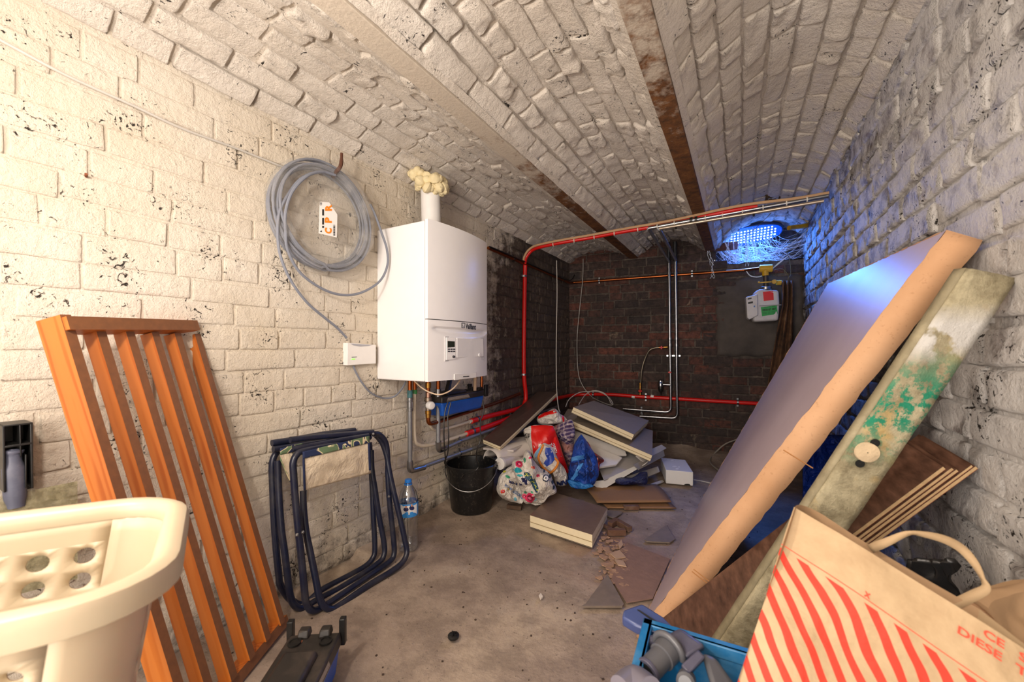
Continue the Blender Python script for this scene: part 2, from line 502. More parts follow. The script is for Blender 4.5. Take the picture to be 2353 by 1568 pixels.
m_floor = n.out(c, n.ramp(n.noise(p, 4, 4), [(.3, .5), (.7, .8)]), n.bump(h, .8, .007))
fb = MB().grid(lambda u, v_: V((-.05 + 2.15 * u, -2.3 + 5.3 * v_, fz(-.05 + 2.15 * u, -2.3 + 5.3 * v_))), 70, 160)
tag(fb.make('floor', m_floor, solid=.06, off=-1, face=Z), kind='structure')

# left wall
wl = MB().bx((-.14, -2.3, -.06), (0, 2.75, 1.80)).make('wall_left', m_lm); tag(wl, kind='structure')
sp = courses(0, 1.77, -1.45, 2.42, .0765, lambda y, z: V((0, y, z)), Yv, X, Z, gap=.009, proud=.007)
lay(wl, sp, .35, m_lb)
# right wall
wr = MB().bx((XR, -2.3, -.06), (XR + .14, 3.0, 1.95)).make('wall_right', m_rm); tag(wr, kind='structure')
sp = courses(0, 1.9, -1.5, 2.62, .088, lambda y, z: V((XR, y, z)), Yv, -X, Z, gap=.014, proud=.012, lens=(.24, .15), jit=.008)
lay(wr, sp, .6, m_rb)
# back wall, with the high recess at its right end
by = lambda x: 2.376 + .1015 * x
bang = math.atan(.1015); bU = V((math.cos(bang), math.sin(bang), 0)); bN = V((math.sin(bang), -math.cos(bang), 0))
def bbox(mb, x0, x1, z0, z1, d0, d1):
    p_ = []
    for z in (z0, z1):
        for (x, d) in ((x0, d0), (x1, d0), (x1, d1), (x0, d1)): p_.append(V((x, by(x) + d, z)))
    mb.hexa(p_)
ZL = 1.635
wb = MB(); bbox(wb, -.1, 1.285, -.06, 2.15, 0, .14); bbox(wb, 1.285, 2.1, -.06, ZL, 0, .45); bbox(wb, 1.285, 2.1, ZL, 2.2, .26, .45)
wb = wb.make('wall_back', m_bm); tag(wb, kind='structure')
inpatch = lambda x, z: 1.31 < x < 1.93 and .84 < z < 1.50
sp = courses(.0, 2.0, .0, 1.28, .0765, lambda x, z: V((x, by(x), z)), bU, bN, Z, proud=.010, lens=(.225, .115))
sp += courses(.0, ZL - .04, 1.29, 1.93, .0765, lambda x, z: V((x, by(x), z)), bU, bN, Z, proud=.010, lens=(.225, .115), skip=inpatch)
lay(wb, sp, .5, m_bb)
pm = N('grey_render'); p = pm.pos()
c = pm.ramp(pm.noise(p, 4, 8, .6), [(.3, '38322e'), (.6, '544c46'), (.8, '675e56')])
m_patch = pm.out(c, .8, pm.bump(pm.noise(p, 20, 8), .6, .006))
pt = MB().grid(lambda u, v_: V((1.31 + .62 * u + .008 * math.sin(v_ * 19), by(1.31 + .62 * u) - .012 - .004 * noise.noise(V((u * 5, v_ * 5, 0))), .85 + .66 * v_ + .008 * math.sin(u * 23))), 20, 20)
tag(pt.make('trim_1', m_patch, solid=.02, off=-1, face=(0, -1, 0)), kind='structure')

# vaulted ceiling in three bays between steel beams
X1, X2, ZB = .62, 1.262, 1.765
def vault(k):
    return [(0.0, X1 - .045, ZB + .0, ZB + .02, .10), (X1 + .045, X2 - .045, ZB + .02, ZB + .02, .12), (X2 + .045, XR, ZB + .02, 1.87, .16)][k]
for k in range(3):
    x0, x1, z0, z1, ri = vault(k)
    def zc(x):
        t = (x - x0) / (x1 - x0); return z0 + (z1 - z0) * t + ri * (1 - (2 * t - 1) ** 2) ** .85 if 0 < t < 1 else z0 + (z1 - z0) * t
    mb = MB()
    nx = 18; ys = [-2.3 + 5.2 * i / 60 for i in range(61)]
    mb.grid(lambda u, v_: V((x0 - .01 + (x1 - x0 + .02) * u, -2.3 + 5.2 * v_, zc(x0 + (x1 - x0) * u) + .004 * noise.noise(V((u * 5, v_ * 40, k))))), nx, 60)
    ce = mb.make('ceiling', m_cm, solid=.10, off=0); tag(ce, kind='structure')
    ce.modifiers['solid'].offset = 1 if ce.data.polygons[0].normal.z > 0 else -1
    sp = []; x = x0 + .004
    arc = []; N_ = 400; prevp = None; acc = 0
    for i in range(N_ + 1):
        xx = x0 + (x1 - x0) * i / N_; q = (xx, zc(xx))
        if prevp: acc += math.hypot(q[0] - prevp[0], q[1] - prevp[1])
        arc.append((acc, *q)); prevp = q
    rows = round(acc / .078); rh = acc / rows
    for r_ in range(rows):
        a0 = next(t for t in arc if t[0] >= r_ * rh - 1e-9); a1 = [t for t in arc if t[0] <= (r_ + 1) * rh + 1e-6][-1]
        W = V((a1[1] - a0[1], 0, a1[2] - a0[2])).normalized(); Nn = V((W.z, 0, -W.x))
        if Nn.z > 0: Nn = -Nn
        y = -.95 - R(0, .2)
        while y < 2.5:
            l = .225 * R(.85, 1.05) if random.random() < .5 else .115 * R(.9, 1.2)
            c = V(((a0[1] + a1[1]) / 2, y + l / 2, (a0[2] + a1[2]) / 2))
            sp.append((c, Yv + V((R(-.02, .02), 0, R(-.02, .02))), Nn + V((R(-.07, .07), R(-.07, .07), 0)), W, l - .012, rh - R(.008, .014), .013 * R(.5, 1.5)))
            y += l
    lay(ce, sp, .85 if k == 1 else .65, m_cb, limit=290)
# steel beams, rust showing where the paint has gone
n = N('rusted_painted_steel'); p = n.pos(); s_ = sep(n, p)
mk = n.math('ADD', n.math('MULTIPLY', n.noise(p, 11, 9, .7), .9), n.math('MULTIPLY', s_[1], .28))
b2 = n.math('GREATER_THAN', s_[0], .9)
mk = n.math('ADD', mk, n.math('MULTIPLY', b2, .20))
c = n.mix(n.ramp(mk, [(.50, 0.0), (.66, 1.0)]), 'bdb1a1', n.ramp(n.noise(p, 26, 8, .7), [(.3, '3a2717'), (.5, '6a421f'), (.7, '8a5c30')]))
m_beam = n.out(c, .8, n.bump(n.noise(p, 70, 8, .7), .8, .004))
for k, xb in enumerate((X1, X2)):
    mb = MB().bx((xb - .036, -2.3, ZB - .006), (xb + .036, 2.55, ZB + .008)).bx((xb - .005, -2.3, ZB + .008), (xb + .005, 2.55, ZB + .14))
    o = mb.make('steel_beam', m_beam, bev=.002); tag(o, kind='structure')
    hb = MB()
    for sgn in (-1, 1):
        hb.grid(lambda u, v_: V((xb + sgn * (.037 + .022 * u), -2.3 + 4.85 * v_, ZB + .003 + .016 * u + .004 * noise.noise(V((v_ * 60, u, k + sgn))))), 3, 160)
    tag(hb.make('beam_haunch', m_cm, o), None)
# plaster hole at the back of the right bay
c0 = V((1.62, 2.02, 1.995))
o = MB().add([c0 + V((math.cos(t) * .15 * (1 + .2 * math.sin(3 * t)), math.sin(t) * .10, .018 * r_ - .012 * (1 - r_))) if r_ else c0 for r_ in (0, 1) for t in [i * math.pi / 9 for i in range(18)]],
    [(i, (i + 1) % 18, 18 + (i + 1) % 18, 18 + i) for i in range(18)]).make('trim_2', M('4a3a22', .9, bump=.6, bs=40, dirt='6b5532'), solid=.05)
tag(o, kind='structure')

# ================================================================ COMMON SURFACES FOR THINGS
white_metal = M('eceaea', .25, var=.02, name='white_enamel')
white_plast = M('e6e3e0', .4, var=.04, name='white_plastic')
black_plast = M('141414', .4, var=.1, dirt='4a423a', dirt_amt=.25, name='black_plastic')
steel = M('a9abae', .28, 1.0, var=.25, name='galvanised_steel')
steel_dk = M('9a9ca0', .4, .65, var=.2, name='dull_steel')
copper = M('b06235', .3, 1.0, var=.3, scale=12, name='copper')
brass = M('b98a45', .35, 1.0, var=.2, name='brass')
red_plast = M('d8150f', .38, var=.08, name='red_plastic')
yellow = M('d8a81c', .45, var=.2, dirt='5a4418', dirt_amt=.5, name='yellow_paint')
grey_cable = M('7b7f8b', .45, var=.05, name='grey_cable')
pale_cable = M('bdb8b0', .5, var=.1, name='pale_cable')
card = M('c08a58', .85, var=.08, bump=.1, bs=120, name='cardboard')
ink = M('141416', .6, var=.0, name='black_print')
ink_red = M('d8261c', .7, var=.0, name='red_print')

def clip_part(parent, c, ax, r, n=V((1, 0, 0)), name='pipe_clip', mat=None):
    """a two-screw steel pipe clip round a pipe at c running along ax, wall normal n"""
    ax = V(ax).normalized(); s = n.cross(ax).normalized()
    mb = MB().tube([c - ax * .007, c + ax * .007], r * 1.3, 12)
    rot = Matrix((s, ax, n)).transposed()
    for k in (-1, 1): mb.box(c + s * k * (r * 1.3 + .007) - n * r * .3, (.014, .014, .010), rot)
    mb.tube([c - n * r, c - n * (r + .03)], .004, 6)
    return mb.make(name, mat or steel, parent)
def sleeve(parent, a_, b_, r, mat=None, name='pipe_fitting'):
    return MB().tube([a_, b_], r, 12).make(name, mat or steel, parent, bev=.001)
def on(path, t):
    return path[int(t * (len(path) - 1))]

# ================================================================ BOILER
B0, B1, BZ0, BZ1 = -.065, .400, .773, 1.478
BM = (B0 + B1) / 2
def bfx(y): return .318 + .026 * (1 - ((y - BM) / ((B1 - B0) / 2)) ** 2)
boiler = thing('wall_boiler', 'tall white gas boiler hung on the left wall under a white flue', 'boiler', (0, BM, BZ0))
MB().bx((.006, B0, BZ0), (.300, B1, BZ1 - .004)).make('casing', white_metal, boiler, bev=.006, seg=3)
def front_panel(name, z0, z1, scoop=False):
    mb = MB(); nu, nv = 30, 30
    def fn(u, v_):
        y = B0 + .002 + (B1 - B0 - .004) * u; z = z0 + (z1 - z0) * v_; x = bfx(y)
        if scoop:
            du = (u - .52) / .46; top = z1 - .052 - .03 * (1 - du * du) if abs(du) < 1 else z1
            if abs(du) < 1:
                ctr = z1 - .030; h = .040 * math.sqrt(1 - du * du)
                q = (z - (ctr - h * .2)) / h if h > .001 else 9
                if -1.0 < q < .1: x -= .014 * (1 - abs(q + .1)) * (1 if q > -.9 else .5)
        return V((x, y, z))
    mb.grid(fn, nu, nv)
    # sides and rims of the shell
    for (ya) in (B0 + .002, B1 - .002):
        mb.add([V((.303, ya, z0)), V((.303, ya, z1)), V((bfx(ya), ya, z1)), V((bfx(ya), ya, z0))], [(0, 1, 2, 3)])
    for za in (z0, z1):
        pts = [V((bfx(B0 + .002 + (B1 - B0 - .004) * i / 20), B0 + .002 + (B1 - B0 - .004) * i / 20, za)) for i in range(21)]
        mb.add([V((.303, B0 + .002, za))] + pts + [V((.303, B1 - .002, za))], [tuple(range(23))])
    return mb.make(name, white_metal, boiler)
ZG = 1.045
upper = front_panel('upper_front_panel', ZG + .002, BZ1)
lower = front_panel('lower_front_panel', BZ0 + .001, ZG - .002, True)
sf = surf_of(lower, .001)
def BF(px, py, off=0):
    x = .335
    for _ in range(5): q = L(px, py, x); x = bfx(q.y)
    return L(px, py, x) + V((off, 0, 0))
def plate(name, pts, th, mat, parent, lift=0, bev=.0012):
    P = [BF(*q, th + lift) for q in pts]
    return MB().slab(P, th + lift + .001, up=(1, 0, 0)).make(name, mat, parent, bev=bev)
cpan = plate('control_panel', [(1021, 773), (1110, 776), (1111, 827), (1021, 831)], .004, M('c9c7c9', .4, var=.02), boiler)
plate('display_bezel', [(1023, 776), (1045, 777), (1045, 826), (1023, 828)], .002, white_metal, cpan, .0045)
plate('screen', [(1026, 784), (1042, 785), (1042, 798), (1026, 799)], .001, M('2a2f22', .15, name='lcd'), cpan, .0065, 0)
for i in range(3):
    for j in range(2):
        x = 1026.5 + i * 6; y = 801.5 + j * 5
        plate('button', [(x, y), (x + 4.5, y), (x + 4.5, y + 2.6), (x, y + 2.6)], .001, M('3a3b40', .4), cpan, .0065, 0)
plate('flap', [(1048, 777), (1108, 779), (1109, 820), (1048, 822)], .002, white_metal, cpan, .0045)
k_ = BF(1039, 820, .006); MB().lathe([(.006, 0), (.006, .006), (.004, .008)], k_, X, 12).make('knob', M('2b2b30', .3), cpan)
k_ = BF(1098, 816, .008); MB().lathe([(.009, 0), (.009, .003), (.006, .004)], k_, X, 18).make('pressure_gauge', white_metal, cpan)
bp = plate('badge_plate', [(1043, 860), (1093, 856), (1093, 868), (1043, 874)], .004, white_plast, boiler)
MB().add([BF(x, y, .0055) for x, y in ((1062, 865), (1076, 864), (1076, 866), (1062, 867))], [(0, 1, 2, 3)]).make('badge_print', ink, bp)
bfs = lambda x, y: BF(x, y, .0012)
logo = M('2a2c30', .4, name='logo_grey')
write('lettering', 'Vaillant', (1069, 756), (1093, 758.5), (1069, 743), lambda x, y: BF(x, y, .0018), logo, boiler, .03)
for pts, m_ in (([(1060, 742), (1067.6, 742.4), (1067.6, 754.6), (1060, 754)], logo), ([(1061.3, 743.6), (1066.4, 744), (1066.4, 753), (1061.3, 752.6)], white_metal)):
    e_ = .0012 if m_ is logo else .002
    MB().add([BF(x, y, e_) for x, y in pts], [(0, 1, 2, 3)]).make('emblem', m_, boiler)
MB().tube([BF(1063.8 + 1.7 * math.cos(t), 748.5 + 3 * math.sin(t), .0026) for t in [i * .5 for i in range(9)]], .0007, 5).make('emblem', logo, boiler)
# flue
fl0 = V((.135, .17, BZ1 - .002)); fl1 = V((.125, .17, 1.775))
flue = thing('flue_pipe', 'white flue pipe rising from the top of the boiler', 'pipe', fl0)
MB().tube([fl0, fl0 + V((0, 0, .02)), fl1], .048, 28).make('pipe', white_plast, flue)
MB().tube([fl0, fl0 + V((0, 0, .035))], .053, 28).make('pipe_collar', white_plast, flue, bev=.003)
foam = MB()
rn = random.Random(5)
for i in range(110):
    a_ = rn.uniform(0, 6.28); rr = rn.uniform(.045, .09); c = V((fl1.x - .005 + rr * math.cos(a_) * .9, fl1.y + rr * math.sin(a_), 1.745 + rn.uniform(-.03, .05) - .02 * math.cos(a_)))
    if c.x < .01: c.x = .012
    s_ = rn.uniform(.012, .032); pr = []
    foam_pts = [(s_ * math.sin(math.pi * j / 6), -s_ * math.cos(math.pi * j / 6) * rn.uniform(.6, 1)) for j in range(7)]
    foam.lathe([(max(q[0], .0005), q[1]) for q in foam_pts], c, (rn.uniform(-1, 1), rn.uniform(-1, 1), rn.uniform(.2, 1)), 9)
tag(foam.make('expanding_foam', M('e8d8ac', .8, var=.15, bump=.9, bs=60)), 'lumpy yellow expanding foam round the top of the flue', 'foam', kind='stuff')

# ================================================================ RECEIVER BOX, CABLES, COIL ON THE LEFT WALL
rb = thing('receiver_box', 'small white control box with a green light beside the boiler', 'control box', L(827, 838, 0))
P = [L(x, y, .034) for x, y in ((798, 788), (864, 793), (864, 836), (798, 840))]
body = MB().slab(P, .03, up=(1, 0, 0)).make('casing', white_plast, rb, bev=.002)
MB().add([L(x, y, .0355) for x, y in ((806, 790), (856, 793), (848, 795), (828, 796.5), (812, 794))], [(0, 1, 2, 3, 4)]).make('top_trim', M('a5a5ad', .4), rb)
MB().add([L(x, y, .0355) for x, y in ((808, 825), (816, 824.6), (816, 826.4), (808, 827))], [(0, 1, 2, 3)]).make('green_light', glow('7dff3a', 2.0), rb)
MB().add([L(x, y, .0355) for x, y in ((808, 820.6), (820, 820), (820, 821.3), (808, 822))], [(0, 1, 2, 3)]).make('label_strip', M('6c6c70', .5), rb)
def cable(name, pts, r, mat, label=None, cat='cable', parent=None, smooth=6, n=8, group=None):
    o = MB().tube(pts, r, n, smooth=smooth).make(name, mat, parent)
    if label: tag(o, label, cat, group)
    return o
cable('wall_cable', [L(-60, 62, .018), L(0, 92, .016), L(150, 172, .016), L(300, 240, .014), L(420, 296, .014), L(540, 340, .013), L(655, 386, .013)], .0038, pale_cable, 'thin pale cable clipped along the upper left wall, ending at the cable coil')
cable('box_cable', [L(812, 841, .018), L(818, 856, .02), L(832, 880, .02), L(852, 903, .02), L(880, 915, .025), L(905, 912, .05), L(922, 896, .09), L(932, 878, .12)], .0042, grey_cable, 'grey cable drooping from the small white box to the underside of the boiler')
cable('boiler_cable', [D(952, 876, 1.86), D(970, 892, 1.84), D(990, 903, 1.83), D(1012, 907, 1.83), D(1035, 898, 1.86), D(1050, 884, 1.9), D(1058, 872, 1.95)], .0034, M('d9bfa2', .5), 'cream cable looping in an arc below the boiler casing')
# hook
hk = [L(762, 412, -.01), L(764, 410, .02), L(772, 396, .075), L(779, 388, .095), L(784, 376, .10), L(785, 352, .10)]
tag(MB().tube(hk, [.0075, .0075, .008, .008, .0075, .0055], 8, smooth=4).make('wall_hook', M('5b3524', .85, var=.3, bump=.5, bs=120)), 'bent rusty iron hook in the left wall holding the cable coil', 'hook')
nl_ = [L(197, 408, -.005), L(198, 404, .018), L(198, 400, .026)]
tag(MB().tube(nl_, [.003, .003, .0035], 6).make('nail', M('7a3f22', .8)), 'short rusty nail sticking out of the left wall', 'nail')
CC = L(748, 494, .055)
coil = thing('cable_coil', 'coil of grey cable in clear film hanging from the rusty hook', 'cable coil', CC)
pts = []; rn = random.Random(3); turns = 11; m_ = 44
for i in range(turns * m_):
    a_ = 2 * math.pi * i / m_; t = i / m_
    rr = .186 + .026 * (.5 + .5 * math.sin(round(t) * 2.4 + 1)) + .003 * math.sin(a_ * 2 + t)
    xo = .045 + .028 * math.sin(t * .9) + .006 * math.cos(a_ + t)
    pts.append(V((xo, CC.y + rr * math.sin(a_) * (1 + .02 * math.sin(t)), CC.z - .004 + rr * .96 * math.cos(a_) - .006 * (1 - math.cos(a_)))))
MB().tube(pts, .0048, 8).make('cable', grey_cable, coil)
s_ = lambda x, y: (600 + x * .3636, 330 + y * .3636)
lo = [(455, 195), (400, 180), (300, 200), (200, 300), (155, 430), (155, 560), (170, 680), (250, 820), (390, 920), (520, 958), (640, 940), (750, 870), (798, 770), (795, 670), (760, 560), (720, 450), (690, 385)]
cable('cable_loop', [L(*s_(*q), .085 + .02 * math.sin(i * .6)) for i, q in enumerate(lo)], .0052, grey_cable, parent=coil)
lo = [(470, 200), (370, 178), (250, 225), (160, 340), (112, 450), (105, 590), (125, 720), (190, 870), (290, 1005), (400, 1100), (480, 1165), (540, 1228)]
cable('cable_loop', [L(*s_(*q), .10 - .006 * i) for i, q in enumerate(lo)], .0052, grey_cable, parent=coil)
n = N('clear_film'); tb = n.n('BsdfTransparent'); gl = n.n('BsdfGlossy'); gl.inputs['Roughness'].default_value = .12
df = n.n('BsdfDiffuse'); df.inputs['Color'].default_value = (.8, .78, .74, 1)
mx = n.n('MixShader'); mx.inputs[0].default_value = .45; n.l(gl.outputs[0], mx.inputs[1]); n.l(df.outputs[0], mx.inputs[2])
p = n.pos(); nb = n.bump(n.noise(p, 28, 8, .7, .5), 1, .02); n.l(nb, gl.inputs['Normal']); n.l(nb, df.inputs['Normal'])
m2 = n.n('MixShader'); fc = n.ramp(n.noise(p, 13, 6, .6), [(.38, .05), (.66, .26)]); n.l(fc, m2.inputs[0])
n.l(tb.outputs[0], m2.inputs[1]); n.l(mx.outputs[0], m2.inputs[2]); n.l(m2.outputs[0], n.t.nodes['Material Output'].inputs[0])
film = n.m
mb = MB()
mb.grid(lambda u, v_: V((.055 + (.050 + .004 * noise.noise(V((u * 30, v_ * 9, 0)))) * math.cos(2 * math.pi * v_), CC.y + (.195 + .030 * math.sin(2 * math.pi * v_) + .004 * noise.noise(V((u * 20, v_ * 5, 3)))) * math.sin(2 * math.pi * u), CC.z - .006 + (.195 + .030 * math.sin(2 * math.pi * v_)) * math.cos(2 * math.pi * u))), 64, 14)
mb.make('film_wrap', film, coil)
mb = MB().add([V((.085 + .006 * noise.noise(V((i, j, 0))), CC.y + r_ * math.sin(i * .3142), CC.z + r_ * math.cos(i * .3142))) for j, r_ in enumerate((.001, .06, .12, .185)) for i in range(20)],
    [(j * 20 + i, j * 20 + (i + 1) % 20, (j + 1) * 20 + (i + 1) % 20, (j + 1) * 20 + i) for j in range(3) for i in range(20)])
mb.make('film_face', film, coil)
fl_ = [s_(*q) for q in ((640, 300), (700, 420), (690, 500), (720, 640), (650, 725), (600, 700), (655, 560), (640, 430))]
mb = MB(); c_ = L(*s_(655, 520), .11); vs = [c_] + [L(x, y, .10 + .02 * noise.noise(V((x * .05, y * .05, 0)))) for x, y in fl_]
mb.add(vs, [(0, i, i % 8 + 1) for i in range(1, 9)]).make('film_flap', film, coil)
lab = MB().slab([L(*s_(*q), .094) for q in ((372, 368), (430, 372), (482, 450), (478, 594), (365, 568))], .0015, up=(1, 0, 0)).make('paper_label', M('efece8', .6, var=.02), coil)
lsf = lambda x, y: L(x, y, .0952)
org = M('f08a1a', .6, var=0)
for ch, a_, b_, c_ in (('C', (447, 572), (447, 536), (402, 566)), ('P', (447, 503), (447, 468), (402, 500)), ('R', (447, 425), (447, 385), (404, 425))):
    write('lettering', ch, s_(*a_), s_(*b_), s_(*c_), lsf, org, lab, .05)
write('lettering', 'U0 002 ROUGE 0L', s_(398, 533), s_(398, 412), s_(385, 533), lsf, ink, lab, .02) if False else None
for x0, x1, y0, y1 in ((386, 397, 415, 455), (386, 397, 470, 512), (386, 397, 520, 533)):
    MB().add([lsf(*s_(x, y)) for x, y in ((x0, y0), (x1, y0), (x1, y1), (x0, y1))], [(0, 1, 2, 3)]).make('label_print', ink, lab)
for i in range(12):
    y = 515 + i * 5.6; MB().add([lsf(*s_(x, yy)) for x, yy in ((456, y), (468, y), (468, y + 2.5 + (i % 3)), (456, y + 2.5 + (i % 3)))], [(0, 1, 2, 3)]).make('label_print', ink, lab)
write('lettering', 'CE', s_(384, 390), s_(384, 372), s_(371, 390), lsf, ink, lab, .02)
MB().add([lsf(*s_(x, y)) for x, y in ((370, 556), (383, 549), (384, 560))], [(0, 1, 2)]).make('label_print', ink, lab)

# ================================================================ PIPES BELOW THE BOILER (left wall)
def Lp(pts): return [L(x, y, o) for x, y, o in pts]
p1 = bend(Lp([(942, 872, .06), (942, 1072, .06), (960, 1082, .06), (1010, 1063, .06), (1060, 1040, .06), (1180, 992, .06), (1262, 966, .06)]), .03)
t1 = thing('steel_pipe', 'galvanised pipe dropping from the left end of the boiler, turning low along the wall', 'pipe', on(p1, .0))
MB().tube([L(942, 905, .06), L(942, 1066, .06)] , .0115, 14).make('pipe', steel_dk, t1)
pp = bend([L(942, 1060, .06), L(942, 1083, .06), L(975, 1074, .06)], .035); MB().tube(pp, .0155, 14).make('elbow', steel, t1)
MB().tube([L(950, 1081, .06), L(1060, 1041, .06), L(1280, 962, .06)], .0115, 14).make('pipe', steel_dk, t1)
MB().tube([L(942, 872, .06), L(942, 898, .06)], .011, 12).make('copper_tail', copper, t1)
MB().tube([L(942, 897, .06), L(942, 914, .06)], .0135, 12).make('thread_seal', M('3f6f74', .5), t1)
for a_, b_ in ((914, 921), (923, 937), (939, 945)): sleeve(t1, L(942, a_, .06), L(942, b_, .06), .0155)
clip_part(t1, L(1056, 1042, .06), Yv, .0115)
p2 = [L(1007, 905, .10), L(1007, 1020, .10)]
t1 = thing('steel_pipe', 'second galvanised pipe, below the middle of the boiler, running along the wall above the first', 'pipe', p2[1])
MB().tube([L(1007, 908, .09), L(1007, 1022, .09)], .0115, 14).make('pipe', steel_dk, t1)
MB().tube([L(1007, 872, .09), L(1007, 896, .09)], .011, 12).make('copper_tail', copper, t1)
for a_, b_ in ((894, 906), (908, 918)): sleeve(t1, L(1007, a_, .09), L(1007, b_, .09), .0155)
MB().tube(bend([L(1007, 1015, .09), L(1008, 1036, .085), L(1022, 1031, .07)], .03), .0155, 14).make('elbow', steel, t1)
MB().tube([L(1014, 1034, .07), L(1060, 1013, .06), L(1280, 935, .06)], .0115, 14).make('pipe', steel_dk, t1)
clip_part(t1, L(1056, 1015, .06), Yv, .0115)
t1 = thing('copper_pipe', 'copper pipe with a white valve knob under the boiler', 'pipe', L(984, 880, .1))
cp = bend([L(984, 872, .09), L(984, 975, .09), L(1000, 972, .09), L(1060, 952, .05), L(1130, 930, .05), L(1195, 905, .05)], .03)
MB().tube(cp, .011, 12).make('pipe', copper, t1)
for a_, b_, r_, m_ in ((880, 892, .015, brass), (902, 914, .013, M('c9a08a', .35, 1.0)), (914, 922, .019, M('a89888', .4, 1.0)), (922, 944, .014, M('a89888', .4, 1.0)), (944, 952, .016, brass), (952, 960, .014, brass)):
    sleeve(t1, L(984, a_, .09), L(984, b_, .09), r_, m_)
kc = L(991, 932, .125)
kn = MB().lathe([(.016, 0), (.020, .004), (.021, .03), (.017, .036), (.006, .038)], kc - V((.02, .0, 0)), V((1, -.25, 0)), 12).make('valve_knob', white_plast, t1, bev=.002)
kn['label'] = 'white plastic valve knob'
for q, lb, rr, mt, in ((([L(952, 905, .05), L(952, 1000, .05), L(962, 1022, .05), L(990, 1023, .05), L(1040, 1008, .05), L(1075, 996, .05)]), 'white plastic pipe bending under the first galvanised pipe and running to the lower red pipe', .010, M('cfc2ae', .4)),
                       (([L(984, 955, .055), L(987, 975, .05), L(1000, 988, .045), L(1030, 984, .04), L(1083, 968, .04)]), 'white plastic pipe curving from the white valve to the upper red pipe', .009, M('cfc2ae', .4))):
    t1 = thing('plastic_pipe', lb, 'pipe', q[-1]); MB().tube(q, rr, 12, smooth=6).make('pipe', mt, t1)
t1 = thing('copper_pipe', 'pair of short copper pipe tails below the left end of the boiler', 'pipe', L(953, 880, .05))
MB().tube([L(953, 870, .05), L(953, 898, .05)], .010, 12).make('pipe', copper, t1); sleeve(t1, L(953, 896, .05), L(953, 906, .05), .012, M('3c8a4a', .5))
t1 = thing('copper_pipe', 'short copper tail with a steel nut below the right end of the boiler', 'pipe', L(1107, 880, .08))
MB().tube([L(1107, 862, .09), L(1107, 905, .09)], .010, 12).make('pipe', copper, t1); sleeve(t1, L(1107, 893, .09), L(1107, 899, .09), .017)
tag(MB().tube([L(1092, 866, .12), L(1091, 898, .12)], .010, 10).make('drain_hose', M('c8a98a', .5)), 'short beige hose hanging below the right end of the boiler', 'hose')
tag(MB().tube([L(1034, 872, .10), L(1030, 890, .12), L(1024, 908, .13)], .014, 10, smooth=4).make('drain_hose', black_plast), 'thick black hose from the boiler into the blue pump box', 'hose')

# red pipes on the left wall
RW_ = .030
t1 = thing('red_pipe', 'vertical red pipe on the left wall, right of the boiler, joined to the upper run', 'pipe', L(1200, 935, RW_))
q = spline([L(1083, 968, .04), L(1130, 955, .04), L(1195, 938, .036), L(1206, 925, .034), L(1208, 905, .034), L(1204, 860, RW_), L(1204, 760, RW_), L(1206, 640, RW_), L(1207, 600, RW_ + .01)], 8)
MB().tube(q, .0165, 14).make('pipe', red_plast, t1)
clip_part(t1, L(1204, 635, RW_), Z, .0165); clip_part(t1, L(1204, 861, RW_), Z, .0165); clip_part(t1, L(1096, 964, .04), Yv, .0165)
sleeve(t1, L(1078, 970, .04), L(1086, 967, .04), .0115, M('d8cdbc', .4))
t1 = thing('red_pipe', 'lower red pipe along the foot of the left wall, bending across the back wall', 'pipe', L(1080, 994, .05))
q = spline([L(1072, 997, .05), L(1130, 977, .05), L(1185, 955, .05), L(1245, 928, .05), L(1280, 916, .06), BK(1325, 908, .04), BK(1400, 907, .035), BK(1470, 912, .035), BK(1560, 917, .035), BK(1640, 922, .035), BK(1760, 929, .035)], 6)
MB().tube(q, .0165, 14).make('pipe', red_plast, t1)
for xx in (1363, 1484): clip_part(t1, BK(xx, 908 if xx < 1400 else 913, .035), bU, .0165, bN)
clip_part(t1, BK(1695, 925, .035), bU, .0165, bN); clip_part(t1, L(1086, 992, .05), Yv, .0165); clip_part(t1, L(1175, 959, .05), Yv, .0165)
for a_, b_ in ((1452, 1459), (1495, 1502)): sleeve(t1, BK(a_, 911, .035), BK(b_, 912.5, .035), .0172, white_plast)
sleeve(t1, BK(1460, 911.5, .035), BK(1476, 912.5, .035), .012, brass)
# copper pipe round the corner at the top
t1 = thing('copper_pipe', 'long copper pipe from behind the boiler round the corner to the gas meter', 'pipe', L(1312, 650, .04))
q = bend([L(1122, 570, .045), L(1206, 606, .045), L(1308, 650, .045), BK(1316, 650, .035), BK(1450, 640, .035), BK(1600, 629, .035), BK(1712, 621, .035), BK(1745, 617, .12)], .02)
MB().tube(q, .0115, 12).make('pipe', copper, t1)
for xx, yy in ((1377, 645), (1590, 629)): clip_part(t1, BK(xx, yy, .035), bU, .0115, bN)
for xx, yy in ((1180, 594), (1294, 643)): clip_part(t1, L(xx, yy, .045), Yv, .0115, mat=black_plast)
cable('black_cable', [L(1125, 567, .062), L(1180, 590, .06), L(1240, 617, .06), L(1300, 643, .06), L(1316, 640, .06), L(1325, 615, .05)], .005, black_plast, 'black cable strapped on top of the copper pipe on the left wall')

